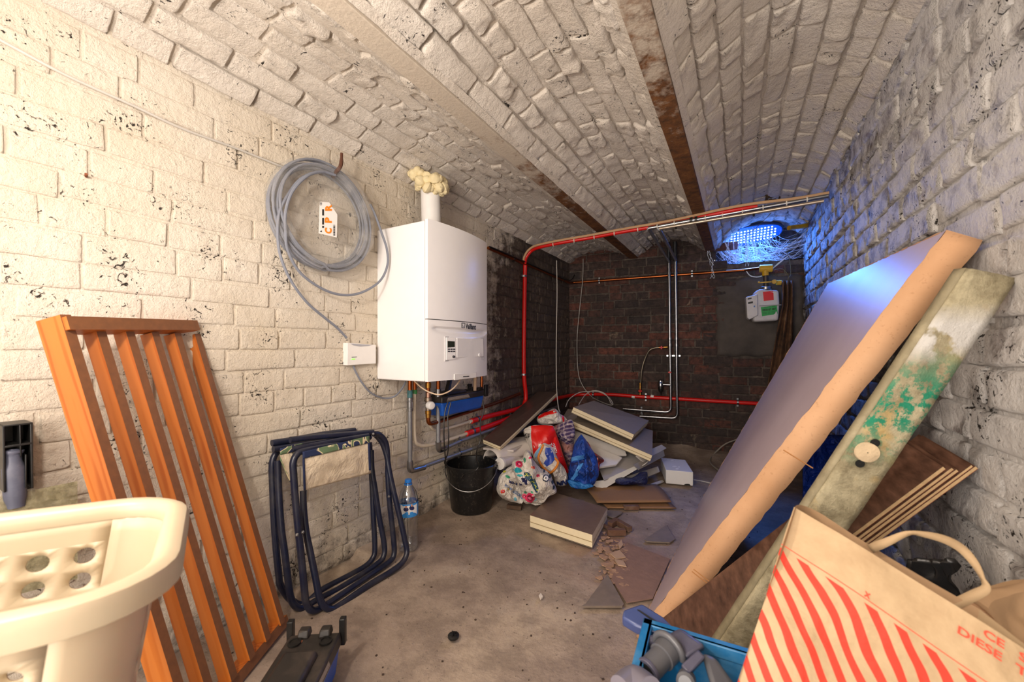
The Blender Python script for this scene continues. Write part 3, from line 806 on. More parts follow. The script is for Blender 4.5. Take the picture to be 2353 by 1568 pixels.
# ================================================================ OVERHEAD PIPES
def OH(px, py, z): # a point of the overhead run at height z
    return D(px, py, (z - CAM.z) * F / (HY - py))
t1 = thing('red_pipe', 'red overhead pipe crossing the room below the beams', 'pipe', L(1207, 600, .04))
q = spline([L(1206, 606, .05), L(1209, 592, .07), OH(1222, 576, 1.66), OH(1245, 567, 1.675), OH(1300, 556, 1.690), OH(1360, 546, 1.705), OH(1430, 533, 1.717), OH(1490, 523, 1.724), OH(1560, 510, 1.737), OH(1660, 488, 1.747), OH(1740, 474, 1.755)], 6)
MB().tube(q, .013, 12).make('pipe', red_plast, t1)
for x, y, z in ((1272, 561.5, 1.683), (1320, 552.5, 1.694), (1366, 545, 1.706), (1412, 536, 1.714), (1466, 527, 1.721)):
    c = OH(x, y, z); MB().tube([c - bU * .003, c + bU * .003], .0185, 10).make('cable_tie', M('ddd0bd', .5), t1)
sh = V((0, -.022, .012))
cable('overhead_cable', [q[1] + sh + V((0, 0, -.004))] + [x + sh for x in q[4::5]] + [OH(1830, 456, 1.765), OH(1905, 443, 1.77)], .0085, M('c9a27a', .6), 'beige cable tied along the top of the red overhead pipe')
t1 = thing('steel_pipe', 'shiny overhead steel pipe running to the right wall, upper of the pair', 'pipe', OH(1500, 524, 1.72))
a_, b_ = OH(1490, 525, 1.715), OH(1903, 450, 1.755)
MB().tube([a_, b_], .0125, 14).make('pipe', steel, t1)
for t in (.27, .30): sleeve(t1, a_.lerp(b_, t - .004), a_.lerp(b_, t + .012), .021, black_plast, 'pipe_clip')
c = a_.lerp(b_, .285); MB().tube([c, c + V((0, 0, .09))], .003, 6).make('threaded_rod', steel, t1)
for t in (.06, .17, .36, .46, .57, .68, .8, .9):
    c = a_.lerp(b_, t); MB().tube([c - (b_ - a_).normalized() * .003, c + (b_ - a_).normalized() * .003], .0165, 10).make('cable_tie', M('e3dccf', .5), t1)
t1 = thing('steel_pipe', 'thin overhead steel pipe running to the right wall, lower of the pair', 'pipe', OH(1540, 524, 1.70))
a2, b2 = OH(1515, 526, 1.700), OH(1893, 462, 1.715)
MB().tube([a2, b2], .009, 12).make('pipe', M('c9b8a4', .35, .8), t1)
for t in (.12, .62): c = a2.lerp(b2, t); MB().tube([c, c + V((0, 0, -.02))], .006, 8).make('drop_stub', black_plast, t1)
for k, (x, y, x2, y2) in enumerate(((1490, 525, 1537, 601), (1514, 524, 1553, 598))):
    tag(MB().tube([a_ if k == 0 else a2, BK(x2, y2, .10)], .0115, 12).make('steel_pipe', steel_dk),
        ['left', 'right'][k] + ' one of the two dark slanting pipes between the overhead run and the upright pipes', 'pipe')
# upright steel pipes on the back wall
for k, (xt, xb, yb, xe, ye) in enumerate(((1537, 1541.5, 948, 1432, 940), (1552, 1556.5, 962, 1470, 957))):
    t1 = thing('steel_pipe', ['left upright steel pipe on the back wall, turning left at the bottom', 'right upright steel pipe on the back wall, turning left lowest at the bottom'][k], 'pipe', BK(xb, yb, .05))
    mid = BK((xt + xb) / 2, 780, .06)
    q = bend([BK(xt, 600, .07), BK(xt + 1.5, 700, .06), mid, BK(xb, yb, .05), BK(xe, ye, .05)], .05)
    MB().tube(q, .0125, 14).make('pipe', steel, t1)
    for yy in (612, 625, 776, 790): sleeve(t1, BK(xt + (yy - 600) * .013, yy, .065), BK(xt + (yy - 600) * .013, yy + 6, .065), .0165)
    MB().tube([BK(xt, 600, .08), BK(xt - 1, 575, .09), BK(xt - 1, 556, .10)], .017 if k else .012, 12).make('upper_sleeve', M('3c3d40', .5, .6), t1)
    if k == 0:
        for xx in (1474,): clip_part(t1, BK(xx, 943, .05), bU, .0125, bN)
    else: clip_part(t1, BK(1475, 957, .05), bU, .0125, bN)
    clip_part(t1, BK(xt + 3, 818, .06), Z, .0125, bN)
# by-pass hose, valves and filter
t1 = thing('braided_hose', 'curved braided hose with red taps on the back wall', 'hose', BK(1471, 905, .04))
q = [BK(1518, 799, .06), BK(1505, 800, .06), BK(1492, 806, .06), BK(1482, 825, .05), BK(1475, 850, .05), BK(1472, 882, .04)]
MB().tube(q, .008, 10, smooth=6).make('hose', M('8b8170', .4, .8), t1)
sleeve(t1, BK(1471, 880, .04), BK(1471, 908, .04), .011, brass); sleeve(t1, BK(1514, 799, .06), BK(1534, 798, .06), .011, brass)
for c in (BK(1520, 799, .085), BK(1471, 899, .065)):
    MB().box(c, (.034, .006, .010)).box(c, (.010, .008, .030)).lathe([(.009, 0), (.009, .012)], c, (0, -1, 0), 10).make('tap_handle', red_plast, t1, bev=.001)
t1 = thing('water_filter', 'small steel and black filter bulb on the left upright pipe', 'filter', BK(1518, 910, .06))
c = BK(1518, 885, .06)
MB().lathe([(.006, .05), (.014, .045), (.02, .04), (.024, .02), (.024, -.01), (.018, -.016)], c, Z, 16).make('filter_head', steel, t1)
MB().lathe([(.021, -.014), (.022, -.03), (.019, -.055), (.008, -.068), (.006, -.09)], c, Z, 16).make('filter_bowl', black_plast, t1)
MB().tube([c + V((0, 0, .005)), BK(1541, 885, .06)], .012, 10).make('side_branch', steel, t1)
c2 = BK(1539, 856, .075); MB().box(c2, (.028, .006, .009)).lathe([(.009, 0), (.009, .012)], c2, (0, -1, 0), 10).make('tap_handle', red_plast, t1)
MB().box(BK(1518, 880, .088), (.016, .002, .014)).make('blue_sticker', M('2a4f9a', .5), t1)

# hanging thin cables by the corner
cable('thin_cable', [D(1279, 599, 3.15), D(1280, 680, 3.15), D(1278, 800, 3.14), D(1279, 890, 3.1), D(1283, 935, 3.0), D(1287, 948, 2.95)], .0035, pale_cable, 'thin pale cable hanging straight down by the left corner')
cable('thin_cable', [BK(1340, 595, .05), BK(1339, 640, .06), BK(1331, 720, .07), BK(1326, 780, .07), BK(1328, 850, .07), BK(1338, 885, .09), BK(1360, 912, .12), D(1392, 928, 3.3), D(1408, 930, 3.2), D(1400, 915, 3.25), D(1380, 902, 3.3), D(1355, 900, 3.35), D(1330, 903, 3.3), D(1308, 918, 3.2), D(1300, 935, 3.1)], .0035, pale_cable, 'thin pale cable hanging down the back wall and looping over the grey boards')
cable('thin_cable', [D(1330, 930, 3.1), D(1345, 908, 3.25), D(1365, 898, 3.3), D(1390, 905, 3.25), D(1405, 928, 3.1)], .003, pale_cable, 'loose loop of thin pale cable on top of the grey boards')
cable('thin_cable', [BK(1694, 1010, .03), BK(1665, 1022, .06), BK(1640, 1045, .12), FL(1632, 1062, .01), FL(1650, 1080, .006), FL(1668, 1087, .006)], .006, M('8f887c', .6), 'stiff grey cable curling out from behind the big cardboard box')
cable('thin_cable', [FL(1594, 1103, .03), FL(1612, 1106, .01), FL(1634, 1111, .008)], .004, pale_cable, 'white cable lying beside the polystyrene box')

# ================================================================ GAS METER, VALVE, CLOTH
MO = .16
def BP(x, y, o=MO): return BK(x, y, o)
mt = thing('gas_meter', 'white gas meter with red and green stickers on the back wall', 'gas meter', BP(1755, 740))
def rounded(pts, o, th, name, mat, parent, bev=.02, lift=0):
    P = [BK(x, y, o) for x, y in pts]; return MB().slab(P, th, up=bN).make(name, mat, parent, bev=bev, seg=4)
mat_m = M('c9c6c6', .35, var=.05, dirt='8b8886', dirt_amt=.3)
mbody = rounded([(1733, 672), (1745, 664), (1790, 667), (1792, 700), (1789, 737), (1732, 740), (1727, 720)], .20, .12, 'casing', mat_m, mt, .018)
MB().tube([BP(1745, 703, .21), BP(1794, 701, .21), BP(1797, 701, .14)], .0035, 6).make('casing_seam', M('a9a6a6', .4), mt)
idx = rounded([(1714, 683), (1741, 676), (1742, 725), (1722, 735), (1717, 730)], .225, .09, 'index_unit', mat_m, mt, .006)
for pts, c_, nm in (([(1718, 686), (1727, 684), (1727, 687), (1718, 689)], '201c1e', 'window_small'), ([(1719, 695), (1730, 692.5), (1730, 697), (1719, 699)], '0c0c0e', 'display'), ([(1732, 703), (1735, 702.5), (1735, 706), (1732, 706.5)], '3a6ab0', 'button')):
    MB().slab([BP(x, y, .2265) for x, y in pts], .002, up=bN).make(nm, M(c_, .3, var=0), idx)
ms = surf_of(mbody, .0015)
decal('red_sticker', [(1753, 671), (1777, 669), (1778, 690), (1755, 692)], ms, M('d0181c', .5, var=.03), mt, 2)
gs = decal('green_sticker', [(1748, 706), (1785, 702), (1787, 722), (1751, 727)], ms, M('1f9a44', .5, var=.03), mt, 2)
ms2 = surf_of(mbody, .003)
write('lettering', '0800-87 087', (1752, 715.5), (1783, 712.5), (1751.6, 710.5), ms2, ink, mt, .02)
for k in range(2): write('lettering', 'lllll lll lllll', (1752 + k, 719.5 + 3 * k), (1782, 716.5 + 3 * k), (1752 + k, 718.3 + 3 * k), ms2, ink, mt, .0)
write('lettering', 'lllll ll llll', (1756, 707.5), (1780, 705), (1756, 706), ms2, ink, mt, .0)
MB().lathe([(.040, .0), (.040, .02), (.032, .025)], BP(1760, 666, .14) , Z, 18).make('union_nut', steel, mt)
gv = thing('gas_valve', 'yellow gas valve and tee above the meter', 'valve', BP(1760, 655))
MB().tube([BP(1760, 668, .14), BP(1759, 618, .14)], .018, 14).make('valve_body', M('4f4640', .5, .6), gv)
MB().tube([BP(1759, 634, .14), BP(1758, 622, .14)], .024, 14).make('valve_neck', yellow, gv)
MB().tube([BP(1745, 618, .14), BP(1775, 617, .14)], .030, 14).make('tee', yellow, gv, bev=.003)
MB().box(BP(1758, 649, .19), (.085, .006, .010)).lathe([(.019, 0), (.017, .014)], BP(1779, 648, .18), (0, -1, 0), 16).lathe([(.008, 0), (.008, .01)], BP(1744, 649, .18), (0, -1, 0), 10).make('lever', yellow, gv, bev=.002)
MB().tube([BP(1784, 650, .14), BP(1795, 650, .14)], .020, 12).make('side_cap', yellow, gv)
tag(MB().tube([L(1813, 524, 1.80) , L(1866, 517, 1.96)], .017, 16).make('yellow_pipe', yellow), 'short yellow gas pipe stub coming out of the right wall near the blue lamp', 'pipe')
for k, (pts, lb) in enumerate((([(1770, 622), (1795, 618), (1808, 628), (1812, 640), (1806, 648)], 'thin yellow wire loop behind the gas valve'), ([(1840, 530), (1825, 545), (1812, 560), (1808, 578), (1815, 600), (1817, 630), (1810, 640)], 'thin drooping wire below the yellow pipe stub'), ([(1772, 490), (1750, 512), (1730, 530), (1715, 538)], 'thin wire hanging from the overhead pipes in front of the blue lamp'))):
    cable('thin_wire', [BK(x, y, .12 + .1 * (k == 2)) for x, y in pts], .0022, M('6a6038', .6), lb, 'wire')
# brown cloth
mb = MB()
def cl(u, v_):
    y = 645 + 290 * v_; xl = 1797 - 50 * max(0, v_ - .2) ** .9; xr = 1822 + 4 * v_ - 22 * v_ * v_ * .6
    q = BK(xl + (xr - xl) * u, y, .13 + .028 * math.sin(u * 15 + v_ * 3) + .014 * noise.noise(V((u * 4, v_ * 7, 0))))
    if q.x > XR - .03: q.x = XR - .03
    return q
mb.grid(cl, 26, 40)
n = N('brown_cloth'); p = n.pos(); c = n.ramp(n.noise(p, 9, 8, .7), [(.35, '3a2a1c'), (.55, '6b4a30'), (.7, '8a6a4a')])
m_ = n.out(c, .95, n.bump(n.noise(p, 140, 3), .5, .002))
tag(mb.make('hanging_cloth', m_, solid=.004), 'old brown cloth hanging from the gas valve down to the floor pile', 'cloth')

# ================================================================ BLUE LAMP AND COBWEB
LC = BK(1703, 531, -.10); LC.z = 1.885
lampo = thing('blue_lamp', 'oval blue lamp with rows of glowing dots in the recess, wrapped in cobweb', 'lamp', LC)
la = (BK(1787, 516, -.06) - BK(1632, 545, -.06)).normalized()
ln = (bN + V((0, 0, -1.3))); ln = (ln - la * ln.dot(la)).normalized(); lu = la.cross(ln)
if lu.z < 0: lu = -lu
def LPp(u, v_, n_=0): return LC + la * u + lu * v_ + ln * n_
LW, LH = .30, .095
oval = [(LW * math.copysign(abs(math.cos(t)) ** .8, math.cos(t)), LH * math.copysign(abs(math.sin(t)) ** .8, math.sin(t))) for t in [i * math.pi / 18 for i in range(36)]]
MB().slab([LPp(x * 1.04, y * 1.08, 0) for x, y in oval], .04, up=ln).make('housing', M('2c3550', .4), lampo, bev=.004)
MB().slab([LPp(x, y, .003) for x, y in oval], .002, up=ln).make('led_board', glow('0a4cff', 1.3), lampo)
mb = MB()
for i in range(21):
    for j in range(5):
        x = -.25 + .025 * i; y = -.056 + .028 * j
        if (x / LW) ** 2 + (y / LH) ** 2 > .92: continue
        mb.lathe([(.0078, 0), (.0065, .004), (.002, .006)], LPp(x, y, .004), ln, 7)
tag(mb.make('glowing_dots', glow('a9ccff', 4), lampo), kind='stuff')
lamp('blue_lamp_light', 'AREA', LPp(0, 0, .03), 22, (.06, .24, 1.0), .46, LPp(0, 0, 1.0), .13).data.spread = math.radians(112)
mb = MB(); rn = random.Random(11)
def lampedge():
    t = rn.uniform(0, 6.28); return LPp(LW * math.cos(t) * rn.uniform(.5, 1.05), LH * math.sin(t), rn.uniform(0, .03))
def wallpt():
    k = rn.random()
    if k < .55: x = rn.uniform(1.31, 1.92); return V((x, by(x) + rn.uniform(-.01, .2), ZL + rn.uniform(0, .01)))
    if k < .8: return V((XR - .012, rn.uniform(2.15, 2.7), rn.uniform(1.64, 1.84)))
    x = rn.uniform(1.3, 1.92); return V((x, by(x) + .235, rn.uniform(ZL, 1.79)))
nodes_ = []
for i in range(260):
    a_ = lampedge() if not nodes_ or rn.random() < .45 else rn.choice(nodes_)
    b_ = wallpt() if rn.random() < .6 or not nodes_ else rn.choice(nodes_)
    if a_.z < b_.z: a_, b_ = b_, a_
    if (a_ - b_).length < .03: continue
    sag = rn.uniform(.0, .09); P = []
    for j in range(7):
        t = j / 6; q = a_.lerp(b_, t) + V((rn.uniform(-.007, .007), rn.uniform(-.007, .007), -sag * 4 * t * (1 - t) * rn.uniform(.8, 1.1))); q.z = max(q.z, ZL + .002); q.x = min(q.x, XR - .011); P.append(q)
    nodes_.append(P[rn.randint(2, 4)])
    mb.tube(P, rn.choice([.0005, .0006, .0008, .0013]), 3, cap=False)
# thick hanging ropes of web in front
for (x0, y0, x1, y1, o0) in ((1708, 540, 1697, 598, .02), (1716, 540, 1722, 600, .04), (1722, 540, 1738, 588, .05), (1684, 546, 1690, 603, .03), (1712, 540, 1718, 612, .07), (1675, 552, 1668, 590, .03), (1700, 545, 1692, 600, .04), (1728, 545, 1745, 592, .05), (1665, 556, 1690, 603, .02), (1618, 538, 1636, 610, .04), (1636, 610, 1638, 640, .04)):
    for k in range(3):
        P = []
        for j in range(10):
            t = j / 9; P.append(BK(x0 + (x1 - x0) * t + 5 * math.sin(t * 7 + k * 2) * t + rn.uniform(-1, 1), y0 + (y1 - y0) * t, o0 + .006 * k))
        mb.tube(P, rn.uniform(.0010, .0020), 3, cap=False)
P = [BK(x, y, .05) for x, y in ((1715, 623), (1725, 634), (1745, 636), (1765, 625), (1790, 605), (1812, 588))]
for k in range(4): mb.tube([q + V((rn.uniform(-.004, .004), 0, rn.uniform(-.005, .005))) for q in P], .0014, 3, smooth=4, cap=False)
n = N('cobweb'); n.out('dfe6ee', .8)
tag(mb.make('cobweb', n.m, smooth=False), 'dusty cobweb strands hanging around and below the blue lamp', 'cobweb', kind='stuff')
# dusty lime-washed back of the recess
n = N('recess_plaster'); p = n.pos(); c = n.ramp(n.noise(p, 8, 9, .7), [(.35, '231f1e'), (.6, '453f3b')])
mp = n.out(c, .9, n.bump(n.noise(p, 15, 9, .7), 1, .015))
mb = MB().grid(lambda u, v_: V((1.29 + .65 * u, by(1.29 + .65 * u) + .245 - .02 * noise.noise(V((u * 6, v_ * 5, 0))), ZL - .01 + .36 * v_)), 24, 14)
mb.grid(lambda u, v_: V((1.29 + .65 * u, by(1.29 + .65 * u) - .012 + .26 * v_, ZL + .004 + .012 * noise.noise(V((u * 9, v_ * 4, 2))))), 24, 10)
tag(mb.make('trim_3', mp), kind='structure')

# ================================================================ LEFT FOREGROUND
n = N('orange_varnished_pine'); p = n.obj()
mpp = n.n('Mapping'); mpp.inputs['Scale'].default_value = (14, 14, 1.3); n.l(p, mpp.inputs[0])
wv = n.n('TexWave', wave_type='RINGS', rings_direction='Z'); wv.inputs['Scale'].default_value = 1.6; wv.inputs['Distortion'].default_value = 7; wv.inputs['Detail'].default_value = 3; n.l(mpp.outputs[0], wv.inputs[0])
c = n.mix(n.ramp(wv.outputs['Fac'], [(.35, 0.0), (.9, .9)]), 'b0642a', '9c4c14')
mk = n.noise(mpp.outputs[0], .7, 3); c = n.mix(n.ramp(mk, [(.4, 0.0), (.7, .4)]), c, 'e0852e')
pine = n.out(c, .45)
pine_b = M('80512f', .6, var=.25, scale=60, name='brown_stained_pine')
rt, lt = V((.022, -.784, .998)), V((.199, -1.118, .998)); rb_, lb_ = V((.194, -.596, .004)), V((.373, -.93, .004))
Aax = (rt - lt).normalized(); Uax = (rt - rb_).normalized(); Nax = Aax.cross(Uax).normalized()
if Nax.x < 0: Nax = -Nax
rot = Matrix((Aax, Nax, Uax)).transposed()
fr = thing('slatted_wooden_frame', 'orange varnished wooden slat frame leaning against the left wall', 'wooden frame', rb_)
wd = (rt - lt).length; ht = (rt - rb_).length
def bar(name, a0, u0, sa, su, sn=.060, dn=0):
    me = MB()
    x, y, z = sa / 2, sn / 2, su / 2
    pts = [V((sx * x, sy * y, sz * z)) for sz in (-1, 1) for sy in (-1, 1) for sx in (-1, 1)]
    me.add(pts, [(0, 2, 3, 1), (4, 5, 7, 6), (0, 1, 5, 4), (0, 4, 6, 2), (1, 3, 7, 5)], 0)
    me.add(pts, [(2, 6, 7, 3)], 1)
    o = me.make(name, [pine, pine_b], fr, bev=.0015, seg=1)
    q = lb_ + Aax * (a0 + sa / 2) + Uax * (u0 + su / 2) + Nax * (dn - sn / 2 + .0)
    o.matrix_basis = Matrix.Translation(q) @ rot.to_4x4() @ Matrix.Rotation(0, 4, 'X')
    return o
for i in range(6):
    top = ht - .032
    bar('stile' if i in (0, 5) else 'slat', -.0 + i * (wd - .022) / 5, .03 if i else .0, .022, (top - .03) if i else ht - .002, .060 if i == 0 else .036, 0 if i == 0 else -.006)
bar('top_rail', .0225, ht - .031, wd - .022, .031, .050)
bar('bottom_rail', .0225, .0, wd - .022, .030, .050)

# two laundry baskets, one stacked in the other
def basket(label, o0, scale=1.0, zoff=0):
    # o0 = right end of the near rim, along = rim direction to the left
    t = thing('laundry_basket', label, 'laundry basket', o0)
    Lx, Wy, Hh, cr = .50, .285, .26, .065
    al = BAL; upv = BUP; dep = al.cross(upv).normalized()
    if dep.dot(CAM - o0) < 0: dep = -dep
    def per(s_, drop):
        """point on the basket shell: s_ along the perimeter from the near right corner, drop below the rim"""
        k = 1 - .22 * drop / Hh * .9
        hx, hy = Lx / 2, Wy / 2
        seg = [(Lx - 2 * cr), math.pi * cr / 2, (Wy - 2 * cr), math.pi * cr / 2] * 2
        s2 = s_ % sum(seg); i = 0
        while s2 > seg[i] and i < 7: s2 -= seg[i]; i += 1
        # corners in (x right->left, y near->far)
        if i == 0: x, y = cr + s2, 0
        elif i == 1: a_ = s2 / cr; x, y = Lx - cr + cr * math.sin(a_), cr - cr * math.cos(a_)
        elif i == 2: x, y = Lx, cr + s2
        elif i == 3: a_ = s2 / cr; x, y = Lx - cr + cr * math.cos(a_), Wy - cr + cr * math.sin(a_)
        elif i == 4: x, y = Lx - cr - s2, Wy
        elif i == 5: a_ = s2 / cr; x, y = cr - cr * math.sin(a_), Wy - cr + cr * math.cos(a_)
        elif i == 6: x, y = 0, Wy - cr - s2
        else: a_ = s2 / cr; x, y = cr - cr * math.cos(a_), cr - cr * math.sin(a_)
        x = hx + (x - hx) * (1 - .10 * drop / Hh); y = hy + (y - hy) * (1 - .14 * drop / Hh)
        return o0 + al * (x - cr) + dep * y - upv * drop
    per_len = 2 * (Lx + Wy) - 8 * cr + 2 * math.pi * cr
    mb = MB(); cell = .044; rowh = .034; nh = 16
    r0 = .036; rows = 6
    def hole_cell(s0, d0, w_, h_, rx, ry):
        vs, fs = [], []
        for k in range(nh):
            a_ = 2 * math.pi * k / nh; cx, cy = math.cos(a_), math.sin(a_)
            m = max(abs(cx), abs(cy)); 
            vs.append(per(s0 + w_ / 2 + cx * rx, d0 + h_ / 2 + cy * ry))
            vs.append(per(s0 + w_ / 2 + cx / m * w_ / 2, d0 + h_ / 2 + cy / m * h_ / 2))
        for k in range(nh): fs.append((2 * k, 2 * k + 1, 2 * ((k + 1) % nh) + 1, 2 * ((k + 1) % nh)))
        mb.add(vs, fs)
    nseg = [int((Lx - 2 * cr) // cell), int((Wy - 2 * cr) // cell)]
    s_ = 0
    for side in range(4):
        Ls = (Lx - 2 * cr) if side % 2 == 0 else (Wy - 2 * cr); n_ = nseg[side % 2]; cw = Ls / n_
        for i in range(n_):
            for r_ in range(rows): hole_cell(s_ + i * cw, r0 + r_ * rowh, cw, rowh, cw * .25, rowh * .33)
        b0 = s_
        mb.grid(lambda u, v_: per(b0 + Ls * u, r0 * v_), n_ * 2, 2)
        mb.grid(lambda u, v_: per(b0 + Ls * u, r0 + rows * rowh + (Hh - r0 - rows * rowh) * v_), n_ * 2, 2)
        s_ += Ls; c0_ = s_; cl_ = math.pi * cr / 2
        mb.grid(lambda u, v_: per(c0_ + cl_ * u, Hh * v_), 8, 10)
        s_ += cl_
    N2 = 60; bot = [per(per_len * i / N2, Hh) for i in range(N2)]; cc = sum(bot, V()) / N2
    mb.add(bot + [cc], [(i, (i + 1) % N2, N2) for i in range(N2)])
    mb.make('shell', basket_m, t, solid=.0035, weld=.0004)
    prof = [(.003, -.006), (.004, .004), (.001, .012), (-.006, .017), (-.014, .018), (-.022, .014), (-.026, .005), (-.026, -.012), (-.023, -.014), (-.021, .002), (-.012, .010), (-.003, .008), (-.001, -.006)]
    mb = MB(); NR = 96
    for i in range(NR):
        s1 = per_len * i / NR; q = per(s1, 0); q2 = per(s1 + .002, 0); tg = (q2 - q).normalized(); out = tg.cross(upv).normalized()
        if out.dot(q - (o0 + al * (Lx / 2 - cr) + dep * Wy / 2)) < 0: out = -out
        for a_, b_ in prof: mb.v.append(q - out * a_ + upv * b_)
    k_ = len(prof)
    for i in range(NR):
        for j in range(k_): mb.f.append([i * k_ + j, i * k_ + (j + 1) % k_, ((i + 1) % NR) * k_ + (j + 1) % k_, ((i + 1) % NR) * k_ + j]); mb.mi.append(0)
    mb.make('rim', basket_m, t)
    return t
basket_m = M('bfae92', .4, var=.04, name='cream_white_plastic', Subsurface_Weight=.05)
ra, rbp = D(290, 1165, .60), D(0, 1200, .517)
BAL = V((-.396, -.918, .06)).normalized()
BUP = V((0, 0, 1)); BUP = (BUP - BAL * BUP.dot(BAL)).normalized()
basket('cream white plastic laundry basket with round holes, in the bottom left corner', D(262, 1182, .60))
# black plastic holder with grey handle; glass sheet
hx = .035
bh = thing('tool_holder', 'black plastic holder with a grey handle standing at the left wall above the glass sheet', 'tool', L(40, 1130, hx))
def bhq(pts, x0, th): return MB().slab([L(x, y, x0) for x, y in pts], th, up=(1, 0, 0))
for pts in ([(5, 980), (11, 980), (14, 1132), (8, 1133)], [(69, 972), (76, 971), (77, 1122), (72, 1122)], [(8, 978), (74, 971), (75, 975), (8, 982)], [(44, 974), (48, 974), (50, 1050), (46, 1050)], [(10, 1026), (74, 1016), (75, 1021), (10, 1031)], [(58, 1045), (62, 1045), (62, 1122), (58, 1122)]):
    bhq(pts, .075, .07).make('rib', black_plast, bh, bev=.001)
bhq([(6, 979), (75, 972), (77, 1122), (8, 1133)], .012, .006).make('back_plate', black_plast, bh)
hd = [L(32, 1032, .06), L(31, 1038, .06), L(30, 1050, .06), L(32, 1090, .06), L(34, 1128, .06), L(36, 1165, .06)]
MB().tube(hd, [.010, .016, .0135, .018, .018, .016], 14, smooth=3).make('handle', M('545768', .5, dirt='7b7b85'), bh, bev=.0)
n = N('dusty_glass'); p = n.pos(); dirt = n.ramp(n.noise(p, 14, 9, .7), [(.35, .35), (.6, .75)])
c = n.ramp(n.noise(p, 60, 5, .7), [(.4, '6b6448'), (.7, 'a09878')])
n.l(dirt, n.b.inputs['Alpha']); mg = n.out(c, .35)
g_ = [(-80, 1158), (178, 1106), (178, 1330), (-80, 1400)]
G0 = L(178, 1106, .06); gn = V((.95, 0, .3)).normalized()
gs_ = MB().slab([PL(x, y, G0, gn) for x, y in g_], .006, up=(1, 0, 0)).make('glass_sheet', mg); tag(gs_, 'dusty greenish glass sheet leaning behind the laundry basket', 'glass sheet')

# ================================================================ FOLDED STOOLS
navy = M('121a33', .3, var=.3, dirt='4d4a48', dirt_amt=.35, name='navy_painted_steel')
n = N('cream_canvas'); p = n.pos(); c = n.ramp(n.noise(p, 12, 7, .6), [(.3, 'b8a68c'), (.6, 'd8c8ae')])
canvas = n.out(c, .9, n.bump(n.noise(p, 11, 6, .6, .5), .8, .02))
n = N('patterned_canvas'); p = n.pos()
f_ = n.noise(p, 16, 1, .4, 1.4)
c = n.ramp(f_, [(.0, '5c7050'), (.44, '5c7050'), (.47, 'e0cfa4'), (.49, 'e0cfa4'), (.51, '1a2548'), (1, '1a2548')])
c.node.color_ramp.interpolation = 'CONSTANT'
c = n.mix(.5, c, n.ramp(f_, [(.0, '5c7050'), (.43, '5f7553'), (.48, 'e0cfa4'), (.53, '1a2548')]))
pattern = n.out(c, .85)
def SC(cx, cy): return (600 + .2997 * cx, 960 + .2997 * cy)
def uframe(name, pts, top, parent, r=.0115, smooth=5):
    """pts: crop pixels; tube lies in the leaning plane through the two floor points and the top point (px, x)"""
    f1, f2 = FL(*SC(*top[0]), .012), FL(*SC(*top[1]), .012); t3 = L(*SC(*top[2]), top[3])
    nn = (f2 - f1).cross(t3 - f1).normalized()
    return MB().tube([PL(*SC(*q), f1, nn) for q in pts], r, 12, smooth=smooth).make(name, navy, parent)
st = thing('folding_stool', 'front one of two folded navy stools, with a cream canvas seat', 'folding stool', FL(735, 1402), 'folded stools against the left wall')
uframe('leg_frame', [(322, 560), (326, 700), (345, 880), (380, 1050), (415, 1220), (445, 1370), (480, 1445), (540, 1470), (620, 1430), (820, 1290), (1000, 1180), (1085, 1110), (1118, 1030), (1100, 930), (1060, 750), (1015, 560), (985, 420), (962, 290), (925, 190), (880, 135)], ((480, 1465), (1085, 1130), (880, 130), .13), st)
uframe('leg_frame', [(835, 150), (600, 200), (330, 255), (270, 290), (245, 350), (250, 450), (262, 620), (285, 860), (310, 1100), (330, 1300), (345, 1420), (390, 1480), (460, 1460), (600, 1370), (850, 1200), (980, 1110), (1020, 1040), (1012, 900), (985, 650), (972, 450), (970, 300), (955, 190), (905, 130), (860, 125)], ((400, 1485), (1000, 1100), (860, 120), .15), st)
uframe('arm', [(858, 112), (700, 125), (400, 152), (222, 172)], ((480, 1465), (1085, 1130), (860, 112), .16), st)
uframe('arm', [(820, 140), (600, 175), (400, 212), (236, 243)], ((480, 1465), (1085, 1130), (860, 130), .17), st)
cv0 = L(*SC(330, 270), .185)
mb = MB(); ss = lambda u, v_: SC(318 + 512 * u + 12 * v_, 262 - 122 * u + (318 - 10 * u) * v_)
def cfn(a_, b_, off):
    def f(u, v_):
        v2 = a_ + (b_ - a_) * v_; x, y = ss(u, v2)
        return L(x, y, .182 + off + .012 * math.sin(v2 * 3.1) + .006 * noise.noise(V((u * 5, v2 * 4, 1))))
    return f
mb.grid(cfn(.16, .93, 0), 26, 18); mb.make('canvas_seat', canvas, st, solid=.002)
MB().grid(cfn(0, .17, .004), 26, 5).make('patterned_border', pattern, st, solid=.002)
MB().grid(lambda u, v_: cfn(.16, .93, .003)(-.004 + .028 * u, v_), 3, 12).make('edge_binding', M('1a2548', .8), st, solid=.003)
MB().grid(lambda u, v_: cfn(.16, .85, .003)(.975 + .03 * u, v_), 3, 12).make('edge_binding', M('1a2548', .8), st, solid=.003)
for x, y in ((860, 126), (275, 900), (320, 880), (980, 605)):
    c = L(*SC(x, y), .19 if y < 200 else .205); 
    MB().lathe([(.006, 0), (.004, .004), (.001, .005)], c, (1, -.5, 0), 8).make('rivet', steel, st)
q = L(*SC(820, 1281), .3)
st2 = thing('folding_stool', 'rear folded navy stool, behind the other one against the wall', 'folding stool', FL(690, 1398), 'folded stools against the left wall')
uframe('leg_frame', [(330, 200), (160, 245), (105, 290), (84, 370), (88, 520), (98, 760), (115, 1000), (135, 1200), (150, 1290), (230, 1400), (330, 1430), (470, 1320), (660, 1220), (800, 1140), (860, 1070), (872, 990), (862, 780), (850, 500), (838, 300), (830, 190)], ((200, 1440), (830, 1100), (700, 120), .05), st2)
